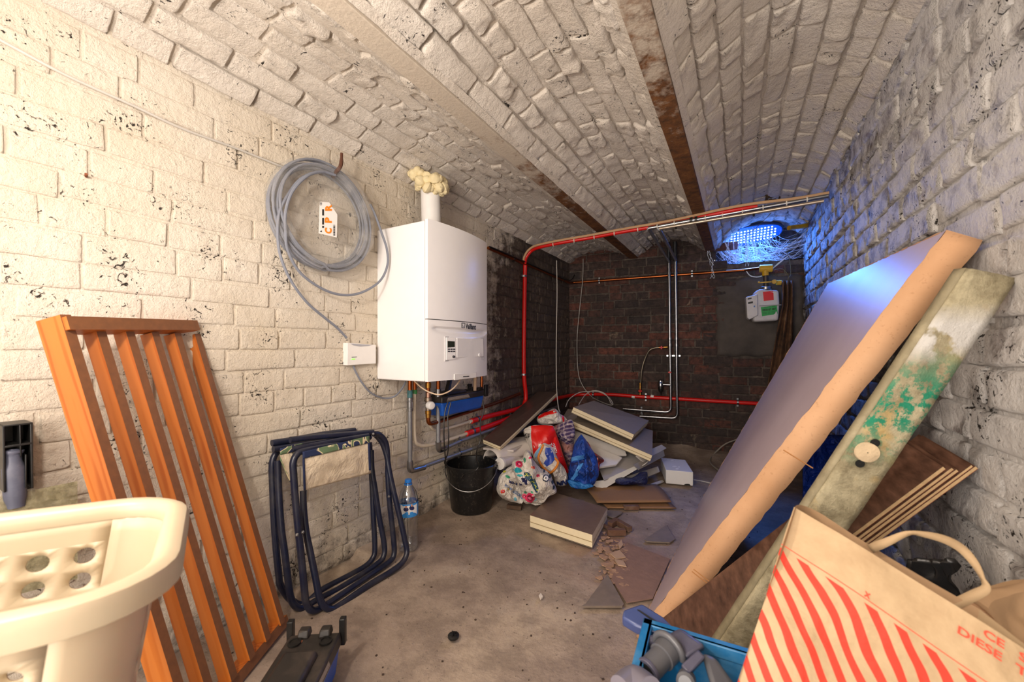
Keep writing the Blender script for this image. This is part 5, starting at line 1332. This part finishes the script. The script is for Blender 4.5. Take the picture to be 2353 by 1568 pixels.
# fragments
brk = M('6a4a38', .9, var=.3, bump=.8, bs=60, dirt='8f7a68', dirt_amt=.6, name='broken_brick')
woodd = M('57402f', .9, var=.4, bump=.5, bs=60, dirt='8a7a66', dirt_amt=.5, name='weathered_wood')
def block(name, label, cat, px, py, ang, size, mat, z=0, group=None, tilt=0):
    c = FL(px, py, z); c.z = max(size[2] / 2 + z + .001, .0)
    o = MB().box((0, 0, 0), size).make(name, mat, bev=.002); o.location = c; o.rotation_euler = (tilt, 0, math.radians(ang)); return tag(o, label, cat, group)
block('wood_block', 'small weathered wooden block on the floor between the bucket and the foil faced board', 'wood block', 1182, 1170, 15, (.085, .03, .022), woodd)
block('brick_fragment', 'small brown brick piece lying in front of the cardboard sheets', 'brick fragment', 1450, 1171, 30, (.085, .035, .022), brk)
for i, (x, y, a_, s_, lb) in enumerate(((1410, 1208, 75, (.075, .026, .026), 'upper left of the small brick pieces scattered right of the foil faced board'), (1434, 1215, -35, (.09, .026, .026), 'right one of the small brick pieces scattered right of the foil faced board'), (1416, 1230, 32, (.09, .028, .028), 'nearest of the small brick pieces scattered right of the foil faced board'), (1396, 1216, -30, (.07, .018, .014), 'thin leftmost of the small brick pieces scattered right of the foil faced board'))):
    block('brick_fragment', lb, 'brick fragment', x, y, a_, s_, brk, group='brick pieces right of the foil faced board')
slate = M('7d6f62', .6, var=.3, dirt='7a7068', dirt_amt=.5, name='slate_grey'); 
def flat(name, label, cat, pts, th, mat, z=.004):
    return piece(name, label, [FL(x, y, z + th) for x, y in pts], th, mat, cat, bev=.0006)
flat('slate_piece', 'dark broken slate lying by the right corner of the foil faced board', 'slate', C := [C5(*q) for q in ((1105, 1090), (1240, 1110), (1160, 1160), (1100, 1140))], .006, slate)
flat('slate_piece', 'triangular broken tile with a rusty edge, middle of the floor by the cardboard box', 'slate', [C5(*q) for q in ((1420, 1345), (1610, 1220), (1685, 1340), (1640, 1370), (1440, 1360))], .006, slate)
flat('slate_piece', 'nearest triangular broken tile on the floor, left of the cardboard box foot', 'slate', [(1336, 1393), (1345, 1388), (1396, 1320), (1434, 1388), (1430, 1393)], .008, slate)
pk = M('8a6c5e', .9, var=.2, bump=.4, bs=60, name='pinkish_board')
flat('board_remnant', 'flat pinkish worn board on the floor beside the cardboard box', 'board', [(1430, 1262), (1440, 1247), (1540, 1285), (1500, 1375), (1440, 1385), (1405, 1330)], .004, pk)
pl = M('a8866c', .9, var=.2, bump=.4, bs=80, name='plaster_chip')
chips = MB(); rn = random.Random(8)
for i in range(90):
    x, y = rn.gauss(1408, 20), rn.gauss(1285, 34); c = FL(x, y, .006); r_ = rn.uniform(.004, .020)
    k_ = rn.randint(4, 6); chips.slab([c + V((r_ * math.cos(j * 6.28 / k_) * rn.uniform(.6, 1.2), r_ * math.sin(j * 6.28 / k_) * rn.uniform(.6, 1.2), rn.uniform(-.001, .004))) for j in range(k_)], .004, up=Z)
tag(chips.make('plaster_chips', pl), 'crumbled plaster chips strewn beside the pinkish board', 'rubble', kind='stuff')
for i, (pts, lb) in enumerate((([(1420, 1250), (1428, 1240), (1432, 1252), (1424, 1262)], 'small pale chip at the far end of the rubble'), ([(1402, 1272), (1424, 1264), (1438, 1280), (1416, 1284)], 'pale plaster flake in the middle of the rubble'), ([(1412, 1285), (1432, 1288), (1440, 1302), (1420, 1298)], 'larger pale flake at the near side of the rubble'))):
    flat('plaster_flake', lb, 'plaster flake', pts, .005, M('b4967c', .9, bump=.3), .01)
flat('white_flake', 'small white flake lying alone on the open floor', 'plaster flake', [(1238, 1368), (1243, 1363), (1248, 1371), (1242, 1376)], .006, M('ddd2c4', .8))
cc_ = FL(1042, 1469); cc_.z = .004
cap = thing('bottle_lid', 'small round black plastic cap lying alone on the open floor', 'cap', cc_)
MB().lathe([(.016, 0), (.018, .003), (.018, .008), (.014, .010), (.001, .010)], cc_, Z, 20, cap=False).make('rim', black_plast, cap)
mb = MB()
for i in range(5): a_ = i * 1.257; mb.box(cc_ + V((.007 * math.cos(a_), .007 * math.sin(a_), .012)), (.010, .003, .005), Matrix.Rotation(a_, 3, 'Z'))
mb.make('rib', black_plast, cap)
grit = MB(); rn = random.Random(2)
for i in range(420):
    x, y = rn.uniform(.12, 1.6), rn.uniform(-.8, 2.3); c = V((x, y, fz(x, y) + .001)); r_ = rn.uniform(.001, .0035)
    grit.box(c, (r_ * 2, r_ * 1.6, r_), Matrix.Rotation(rn.uniform(0, 3), 3, 'Z'))
tag(grit.make('floor_grit', M('4c3b30', .9, var=.5), smooth=False), 'fine dark grit scattered over the concrete floor', 'grit', kind='stuff')

# ================================================================ RIGHT SIDE
# big flat cardboard box
N0, F0 = FL(1462, 1462, .004), FL(1610, 1152, .004)
N1, F1 = L(2175, 530, 1.872), None
F1 = N1 + (F0 - N0)
f1p = D(1903, 652, (F1 - CAM).dot(V((-math.sin(A), math.cos(A), 0)))); F1 = f1p
nb_ = (N1 - N0).cross(F0 - N0).normalized()
if nb_.x < 0: nb_ = -nb_
TH = .060
face = [N0, F0, F1, N1]
bx_ = thing('cardboard_box', 'big flat cardboard box leaning against the right wall, lavender-lit front', 'cardboard box', N0)
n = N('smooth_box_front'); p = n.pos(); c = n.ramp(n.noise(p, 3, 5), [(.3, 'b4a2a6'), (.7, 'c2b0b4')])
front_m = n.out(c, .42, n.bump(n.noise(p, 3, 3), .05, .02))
mb = MB(); mb.grid(lambda u, v_: N0.lerp(F0, u).lerp(N1.lerp(F1, u), v_) - nb_ * .001, 8, 8); mb.make('front_face', front_m, bx_)
n = N('kraft_edge'); p = n.pos(); c = n.ramp(n.noise(p, 5, 8, .6), [(.3, 'b98d66'), (.7, 'c99f7a')])
c = n.mix(n.ramp(n.noise(p, 130, 2), [(.62, 0.0), (.72, .25)]), c, '8a5c34')
kr = n.out(c, .85, n.bump(n.noise(p, 200, 3), .1, .001))
rnd_ = random.Random(3)
def edge(a_, b_, name):
    k = 60
    mb = MB(); P = [a_.lerp(b_, i / k) for i in range(k + 1)]
    jit = [rnd_.uniform(0, .0035) if .02 < i / k < .98 else 0 for i in range(k + 1)]
    vs = []
    for i, q in enumerate(P): vs += [q - nb_ * jit[i], q + nb_ * (TH + jit[(i * 7) % k])]
    mb.add(vs, [(2 * i, 2 * i + 2, 2 * i + 3, 2 * i + 1) for i in range(k)])
    return mb.make(name, kr, bx_, solid=.003)
edge(N0, N1, 'side_flap'); edge(N1, F1, 'end_flap'); edge(F1, F0, 'side_flap'); edge(F0, N0, 'end_flap')
MB().add([q + nb_ * TH for q in face], [(0, 1, 2, 3)]).make('back_face', kr, bx_)
dirE = (N1 - N0).normalized()
def onface(x, y, e=.002):
    q = PL(x, y, N0, nb_); return q - nb_ * e
tape = clear('clear_tape', 'd8d4e0', .45, .12)
for i, pts in enumerate(([(2020, 596), (2042, 586), (2010, 648), (1990, 652)], [(2032, 592), (2056, 580), (2022, 640), (2008, 640)], [(1940, 632), (1948, 628), (1908, 712), (1897, 722)])):
    MB().add([onface(x, y, .003 + .001 * i) for x, y in pts], [(0, 1, 2, 3)]).make('tape_strip', tape, bx_)
# crease lines across the side flap
for (x0, y0, x1, y1) in ((1800, 1034, 1868, 1076), (1590, 1313, 1640, 1352), (1594, 1308, 1644, 1347)):
    nn = (N1 - N0).cross(nb_).normalized(); a_, b_ = PL(x0, y0, N0, nn), PL(x1, y1, N0, nn)
    if nn.dot(CAM - N0) < 0: nn = -nn
    MB().tube([a_ + nn * .0016, b_ + nn * .0016], .0016, 5).make('crease', M('b07a48', .9), bx_)
# cement-caked plank
n = N('cement_caked_plank'); p = n.pos()
c = n.ramp(n.noise(p, 11, 9, .72), [(.32, '6f6346'), (.48, 'a3987a'), (.62, 'c4b998')])
s_ = sep(n, p)
c = n.mix(n.ramp(n.noise(p, 7, 4, .6), [(.56, 0.0), (.66, .8)]), c, 'c2a468')
zz = n.math('ABSOLUTE', n.math('SUBTRACT', s_[2], .80))
gm = n.math('MULTIPLY', n.ramp(zz, [(.03, 1.0), (.13, 0.0)]), n.ramp(n.noise(p, 34, 8, .75), [(.47, 0.0), (.53, 1.0)]))
c = n.mix(gm, c, '1f8a68')
wm = n.math('MULTIPLY', n.ramp(n.math('ABSOLUTE', n.math('SUBTRACT', s_[2], .945)), [(.02, 1.0), (.06, 0.0)]), n.ramp(n.noise(p, 13, 4, .6), [(.44, 0.0), (.5, 1.0)]))
c = n.mix(wm, c, 'd5d2cc')
plk_m = n.out(c, .85, n.bump(n.noise(p, 22, 9, .72), .9, .012))
T1, T2 = L(2222, 617, 1.855), L(2325, 640, 1.925); Q1, Q2 = FL(1555, 1620, .01), FL(1650, 1650, .01)
pk_ = thing('plank', 'cement-caked metal plank with green stains leaning beside the cardboard box', 'plank', Q1)
pn = (T1 - Q1).cross(Q2 - Q1).normalized(); pn = pn if pn.dot(CAM - Q1) > 0 else -pn
MB().grid(lambda u, v_: Q1.lerp(Q2, u).lerp(T1.lerp(T2, u), v_) + pn * (.0025 * noise.noise(V((u * 4, v_ * 30, 0)))), 6, 60).make('face', plk_m, pk_, solid=.022, off=0)
wv_ = (Q1 - Q2).normalized() * .009
MB().grid(lambda u, v_: (Q1.lerp(T1, v_)) + (wv_ - pn * .016) * u + pn * (.002 * noise.noise(V((u * 4, v_ * 30, 7)))), 2, 60).make('side_lip', M('8f8468', .8, var=.3, bump=.6, bs=60, dirt='b5aa8c', dirt_amt=.5), pk_, solid=.006)
def onpl(x, y, e=.013): return PL(x, y, Q1, pn) + pn * e
for x, y in ((2004, 1014), (1970, 1061)):
    c = onpl(x, y, .0128); MB().lathe([(.0005, 0), (.0075, .0)], c, pn, 16, cap=False).lathe([(.0075, 0), (.0082, .0008)], c, pn, 16, cap=False).make('bolt_hole', M('050505', .9), pk_)
c = onpl(1987, 1036, .011); MB().lathe([(.0215, 0), (.020, .003), (.012, .004), (.001, .0035)], c, pn, 24, cap=False).make('cement_disc', M('cdb694', .9, var=.3, bump=.6, bs=120), pk_)
# laminate boards
n = N('walnut_laminate'); p = n.obj(); mpn = n.n('Mapping'); mpn.inputs['Rotation'].default_value = (.0, 0, 0); mpn.inputs['Scale'].default_value = (60, 6, 60); n.l(n.pos(), mpn.inputs[0])
wal = n.out(n.ramp(n.noise(mpn.outputs[0], 1, 6, .6), [(.3, '3f2a20'), (.55, '5e4234'), (.8, '775645')]), .4)
ply = M('d9b788', .8, var=.25, scale=90, name='pale_plywood_edge'); redc = M('8a4a34', .6, var=.2)
TR0, BR0, TL0 = D(2166, 1072, .855), D(1700, 1420, .966), D(2056, 1002, .991)
tdir = ((D(2166 + 150, 1072 + 140, .855) - TR0)).normalized()
ldir = (TR0 - BR0).normalized(); wv2 = (TL0 - TR0)
def lam(k, label, off, slide, th, wide=1.0):
    TR = TR0 + tdir * off + ldir * slide; BR = TR0 + tdir * off - ldir * .78; TL = TR + wv2 * wide; BL = BR + wv2 * wide
    t = thing('laminate_board', label, 'board', min((BR, BL), key=lambda q: q.z), 'laminate boards leaning at the right wall')
    q = [TL, TR, BR, BL]
    def layer(nm, a_, b_, m): MB().hexa([v + tdir * b_ for v in q] + [v + tdir * a_ for v in q]).make(nm, m, t)
    layer('laminate_face', 0, .0012, wal); layer('plywood_core', .0012, th - .0012, ply); layer('backing_face', th - .0012, th, redc)
for k, (off, sl, th, lb) in enumerate(((0, 0, .010, 'front walnut laminate board of the stack leaning at the right wall'), (.0135, .010, .008, 'second walnut laminate board of the stack, just behind the front one'), (.0225, .014, .008, 'third walnut laminate board of the stack, behind the second'), (.034, .040, .007, 'fourth walnut laminate board of the stack, last but one'), (.0415, .044, .009, 'rear walnut laminate board of the stack, nearest the right wall'))):
    lam(k, lb, off, sl, th)
# blue plastic sheet behind the box, dark sheet behind the bags
b3 = fabric('blue_sheet', '1238a0', '0f2c80', 6, .3)
mb = MB().grid(lambda u, v_: D(1845 + 130 * u, 1190 - 190 * v_, 1.30 + .05 * noise.noise(V((u * 5, v_ * 5, 0)))), 20, 20)
tag(mb.make('plastic_sheet', b3, solid=.003), 'crumpled dark blue plastic sheet behind the big cardboard box and the plank', 'plastic sheet')
bl2 = M('1c1c1e', .3, var=.2, bump=.4, bs=20)
mb = MB().grid(lambda u, v_: D(2085 + 110 * u, 1285 + 40 * u + 120 * v_ - 40 * u * (1 - v_), .86 - .06 * u) + V((.02 * noise.noise(V((u * 5, v_ * 5, 0))), 0, 0)), 12, 12)
tag(mb.make('bin_liner', bl2, solid=.003), 'dark grey plastic sack behind the handle of the striped bag', 'plastic sack')

# blue crate with a vacuum head
crate_m = M('1b6fa6', .4, var=.1, dirt='7fb0cc', dirt_amt=.35, name='blue_crate_plastic')
zc_ = .40
K0, K1, K2 = FL(1432, 1478, zc_), FL(1492, 1432, zc_), FL(1760, 1512, zc_)
K0 = FL(1422, 1568, zc_); 
ex = (K2 - K1).normalized(); ex.z = 0; ey = (K0 - K1); ey = (ey - ex * ey.dot(ex)).normalized()
CW, CD_ = .46, .34
cr_ = thing('plastic_crate', 'blue plastic crate in the bottom right foreground holding a vacuum head', 'crate', (K1.x, K1.y, .004))
def KQ(u, v_, z): return K1 + ex * (u * CW) + ey * (v_ * CD_) + V((0, 0, z - zc_))
for nm, (u0, v0, u1, v1) in (('side_wall', (0, 0, 1, 0)), ('side_wall', (1, 0, 1, 1)), ('side_wall', (1, 1, 0, 1)), ('side_wall', (0, 1, 0, 0))):
    a_, b_ = KQ(u0, v0, zc_), KQ(u1, v1, zc_); ci = KQ(.5, .5, zc_)
    nn = ((a_ + b_) / 2 - ci).normalized()
    MB().hexa([a_ + V((0, 0, .006 - zc_)), b_ + V((0, 0, .006 - zc_)), b_ + V((0, 0, .006 - zc_)) - nn * .004, a_ + V((0, 0, .006 - zc_)) - nn * .004, a_, b_, b_ - nn * .004, a_ - nn * .004]).make(nm, crate_m, cr_)
    e_ = (b_ - a_).normalized() * .012
    MB().hexa([a_ - e_ + nn * .012 - Z * .022, b_ + e_ + nn * .012 - Z * .022, b_ + e_ - nn * .006 - Z * .022, a_ - e_ - nn * .006 - Z * .022, a_ - e_ + nn * .012, b_ + e_ + nn * .012, b_ + e_ - nn * .006, a_ - e_ - nn * .006]).make('rim', crate_m, cr_, bev=.002)
    for k in range(5):
        q = a_.lerp(b_, (k + .5) / 5) + nn * .004; MB().tube([q - Z * .03, q - Z * .36], .004, 6).make('rib', crate_m, cr_)
MB().hexa([KQ(0, 0, .004), KQ(1, 0, .004), KQ(1, 1, .004), KQ(0, 1, .004), KQ(0, 0, .012), KQ(1, 0, .012), KQ(1, 1, .012), KQ(0, 1, .012)]).make('crate_floor', crate_m, cr_)
tag(MB().slab([KQ(.28, .03, zc_ + .004), KQ(.50, .03, zc_ + .006), KQ(.50, .10, zc_ - .03), KQ(.28, .09, zc_ - .03)], .001).make('paper_tag', M('e8e0d8', .7)), 'small white paper tag lying on the crate rim', 'paper tag') if False else None
pg = M('504f60', .35, var=.1, dirt='7a7888', dirt_amt=.3, name='purple_grey_plastic'); pg2 = M('3d4a78', .35, var=.1, name='blue_grey_plastic'); gm_ = M('5a5a5e', .35, var=.1)
vh = thing('vacuum_head', 'blue-grey vacuum cleaner head lying over the corner of the blue crate', 'vacuum head', D(1500, 1500, .74))
def VP(x, y, d): return D(1380 + x * .4135, 1120 + y * .4135, d)
MB().slab([VP(230, 645, .80), VP(128, 680, .79), VP(120, 722, .775), VP(200, 770, .755), VP(300, 800, .74), VP(400, 830, .73), VP(430, 800, .74), VP(350, 720, .77)], .022, up=(0, -.4, 1)).make('floor_plate', pg2, vh, bev=.004)
MB().slab([VP(202, 680, .786), VP(215, 682, .784), VP(350, 770, .748), VP(340, 775, .747)], .003, up=(0, -.4, 1)).make('slot', M('0a0a0c', .6), vh)
hs = VP(400, 880, .700); ho = VP(258, 1030, .655); hax = (ho - hs).normalized(); hu = hax.cross(Z).normalized(); hw = hu.cross(hax)
MB().hexa([VP(330, 845, .735), VP(440, 790, .745), VP(590, 900, .70), VP(470, 985, .685), VP(345, 835, .712), VP(445, 780, .722), VP(585, 880, .68), VP(475, 955, .665)]).make('pivot_housing', pg, vh, bev=.007, seg=3)
MB().tube([hs + (hu * math.cos(t) + hw * math.sin(t)) * .026 + hax * .012 for t in [i * math.pi / 14 - .3 for i in range(17)]], .0055, 10).make('collar', gm_, vh)
MB().tube([hs, hs.lerp(ho, .45), hs.lerp(ho, .46), ho], [.0215, .0215, .0185, .0185], 24).make('hose_socket', gm_, vh)
MB().tube([ho - hax * .006, ho + hax * .001], .0205, 24).make('socket_lip', pg, vh, bev=.001)
MB().tube([ho, ho + hax * .0018], .0150, 24).make('socket_opening', M('060606', .8), vh)
MB().tube([VP(240, 880, .722), VP(262, 835, .728)], .0125, 16).make('hinge_cap', gm_, vh, bev=.003)
MB().tube([VP(262, 860, .72), VP(330, 850, .722)], .009, 12).make('hinge_pin', pg, vh)
MB().hexa([VP(560, 930, .69), VP(640, 960, .68), VP(760, 1130, .64), VP(620, 1150, .63), VP(560, 915, .67), VP(640, 945, .66), VP(760, 1110, .62), VP(625, 1125, .61)]).make('suction_tube', gm_, vh, bev=.008, seg=3)
MB().hexa([VP(445, 1010, .665), VP(540, 915, .68), VP(580, 960, .67), VP(490, 1060, .65), VP(445, 990, .645), VP(540, 900, .66), VP(585, 945, .65), VP(490, 1040, .63)]).make('latch', pg, vh, bev=.003)
MB().lathe([(.014, 0), (.014, .02), (.010, .024)], VP(480, 1065, .64), (0, -1, .4), 16).make('wheel', gm_, vh)
sp_ = thing('hose_end', 'grey hose end in the blue crate at the bottom edge', 'hose', VP(170, 1090, .62))
MB().tube([VP(110, 1120, .62), VP(190, 1062, .64), VP(280, 1130, .60)], .018, 18, smooth=4).make('tube', M('8d8894', .3, .4), sp_)

# striped paper bag and the one behind it
n = N('striped_kraft_paper'); u_ = n.uv(); s_ = sep(n, u_); p = n.pos()
wob = n.math('MULTIPLY', n.math('SUBTRACT', n.noise(p, 7, 2), .5), .030)
dgl = n.math('ADD', n.math('SUBTRACT', n.math('MULTIPLY', s_[0], .50), n.math('MULTIPLY', s_[1], .50)), wob)   # uv in metres x2
st_ = n.math('FRACT', n.math('MULTIPLY', dgl, 1 / .0168))
sm = n.ramp(st_, [(.0, 0.0), (.02, 1.0), (.46, 1.0), (.48, 0.0)])
below = n.math('GREATER_THAN', s_[1], .066)
line = n.math('MULTIPLY', n.math('GREATER_THAN', s_[1], .0600), n.math('LESS_THAN', s_[1], .0615))
line2 = n.math('MULTIPLY', line, n.math('GREATER_THAN', s_[0], .0))
paper_c = n.ramp(n.noise(p, 30, 6, .6), [(.3, 'a58a68'), (.7, 'b39976')])
c = n.mix(n.math('MULTIPLY', sm, below), paper_c, 'cf3420'); c = n.mix(line2, c, 'd8553c')
cr = n.bump(n.noise(p, 9, 5, .5, .3), .5, .03)
stripe_m = n.out(c, .75, cr)
paper_m = M('a98e6b', .8, var=.08, scale=20, bump=.2, bs=60, name='kraft_paper'); paper_d = M('a28260', .8, var=.1, bump=.2, bs=60)
PA, PB, PC = D(1828, 1163, .62), D(2353, 1490, .475), D(1672, 1640, .545)
U_ = (PB - PA); PB = PA + U_ * 1.12; WB = U_.length * 1.12
Dn = (PC - PA); HB = .50; Dn = (Dn - U_.normalized() * Dn.dot(U_.normalized())).normalized(); U_ = U_.normalized()
bn_ = U_.cross(Dn).normalized(); bn_ = bn_ if bn_.dot(CAM - PA) > 0 else -bn_
Dp = (PC - PA).normalized()
bagp = thing('striped_paper_bag', 'large kraft paper bag with red diagonal stripes in the bottom right foreground', 'paper bag', PA + Dp * HB)
def BPt(u, v_, off=0):  # u, v in metres along the rim and down
    k = .012 * noise.noise(V((u * 9, v_ * 9, 2))) + .010 * math.sin(u * 21 + v_ * 5) * min(1, v_ * 6)
    k += .03 * math.exp(-((u - .17 - v_ * .25) / .03) ** 2) * min(v_ * 3, 1) * -.3
    return PA + U_ * u + Dp * v_ + bn_ * (k + off - .10 * max(0, .06 - u) ** 1 * 2)
mb = MB(); NU, NV = 60, 60; b0 = len(mb.v)
for j in range(NV + 1):
    for i in range(NU + 1):
        u, v_ = WB * i / NU, HB * j / NV; mb.v.append(BPt(u, v_)); mb.uv[j * (NU + 1) + i] = (u, v_)
for j in range(NV):
    for i in range(NU): mb.f.append([j * (NU + 1) + i, j * (NU + 1) + i + 1, (j + 1) * (NU + 1) + i + 1, (j + 1) * (NU + 1) + i]); mb.mi.append(0)
fp = mb.make('front_panel', stripe_m, bagp)
GD = -.085
def back_rim(u):   # the back panel's top edge, sagging open
    return PA + U_ * u + V((-math.sin(A), math.cos(A), 0)) * (.080 * math.sin(min(1, max(0, u / .10)) * math.pi / 2)) + V((0, 0, (.026 - .012 * math.sin(u * 9)) * min(1, max(0, u) / .09)))
MB().grid(lambda a_, b_: back_rim(WB * a_).lerp(back_rim(WB * a_) + Dp * HB, b_) , 30, 10).make('back_panel', paper_d, bagp)
MB().grid(lambda a_, b_: BPt(WB, HB * b_).lerp(back_rim(WB) + Dp * HB * b_, a_), 4, 10).make('gusset', paper_m, bagp)
MB().add([BPt(0, HB), BPt(WB, HB), back_rim(WB) + Dp * HB, back_rim(0) + Dp * HB], [(0, 1, 2, 3)]).make('bag_bottom', paper_m, bagp)
# twisted flat handle
hb = [(2000, 1262, .60), (2040, 1245, .585), (2085, 1226, .575), (2120, 1228, .57), (2170, 1240, .565), (2210, 1262, .56), (2240, 1296, .55), (2258, 1330, .545), (2266, 1352, .54), (2240, 1368, .545), (2180, 1396, .55)]
P = spline([D(*q) for q in hb], 4)
mb = MB(); vs = []
for i, q in enumerate(P):
    t_ = (P[min(i + 1, len(P) - 1)] - P[max(0, i - 1)]).normalized(); w2 = t_.cross(CAM - q).normalized()
    tw = .35 + .65 * abs(math.cos(i / len(P) * math.pi * 2.2)); vs += [q + w2 * .006 * tw, q - w2 * .006 * tw + (CAM - q).normalized() * .008 * (1 - tw)]
mb.add(vs, [(2 * i, 2 * i + 2, 2 * i + 3, 2 * i + 1) for i in range(len(P) - 1)]).make('paper_handle', paper_m, bagp, solid=.0015)
fs_ = surf_of(fp, .0012); red_p = M('dd4a32', .75, var=.02)
write('lettering', 'DIESE TASCHE', (2192, 1452), (2192 + 298, 1452 + 224), (2201, 1437), fs_, red_p, bagp, .02) if False else None
tu = lambda u0, v0, wd_, hh: (lambda x, y: BPt(u0 + x * wd_, v0 + (1 - y) * hh, .0012))
def wr_(s_, u0, v0, wd_, hh):
    f = tu(u0, v0, wd_, hh); vs, fs = text2d(s_, .02)
    MB().add([f(x, y) for x, y in vs], fs).make('lettering', red_p, bagp)
# place by where the words stand on the rim
def uv_of(x, y):
    q = PL(x, y, PA, bn_); d = q - PA; m11, m12, m22 = 1, U_.dot(Dp), 1; b1, b2_ = d.dot(U_), d.dot(Dp); det = m11 * m22 - m12 * m12
    return ((b1 * m22 - b2_ * m12) / det, (b2_ * m11 - b1 * m12) / det)
u0, v0 = uv_of(2200, 1437); u1, v1 = uv_of(2300, 1507)
wr_('DIESE', u0, v0, u1 - u0, .0095); wr_('TASCHE', u1 + .012, v0, .062, .0095)
u2, _ = uv_of(2258, 1452); wr_('CE', u2, v0 - .015, .019, .0095); wr_('SAC', u2 + .032, v0 - .015, .032, .0095)
wr_('x', uv_of(1990, 1330)[0], .052, .007, .007)
# second bag behind, bottom right corner
bag2 = thing('paper_bag', 'brown paper bag with red checks, crumpled behind the striped bag in the right corner', 'paper bag', D(2330, 1568, .62))
b2m = puff('bag_body', [(2230, 1372), (2290, 1345), (2380, 1335), (2480, 1400), (2500, 1600), (2380, 1640), (2300, 1560), (2262, 1470)], .60, .05, paper_d, bag2, amp=.02, sc=9, seed=31)
s2 = surf_of(b2m, .002)
puff('folded_flap', [(2140, 1385), (2200, 1372), (2260, 1400), (2340, 1490), (2380, 1560), (2300, 1530), (2210, 1440)], .585, .02, M('b48c68', .8, var=.1, bump=.2, bs=60), bag2, amp=.008, sc=12, seed=32)
cks = surf_of(bag2.children[-1], .002)
for i, (x, y) in enumerate(((2175, 1392), (2205, 1408), (2250, 1418), (2290, 1462), (2272, 1440), (2318, 1500))):
    decal('red_check', [(x - 14, y - 7), (x + 8, y - 9), (x + 16, y + 4), (x - 4, y + 9)], cks, M('b04840', .8), bag2, 2)
seat_all()
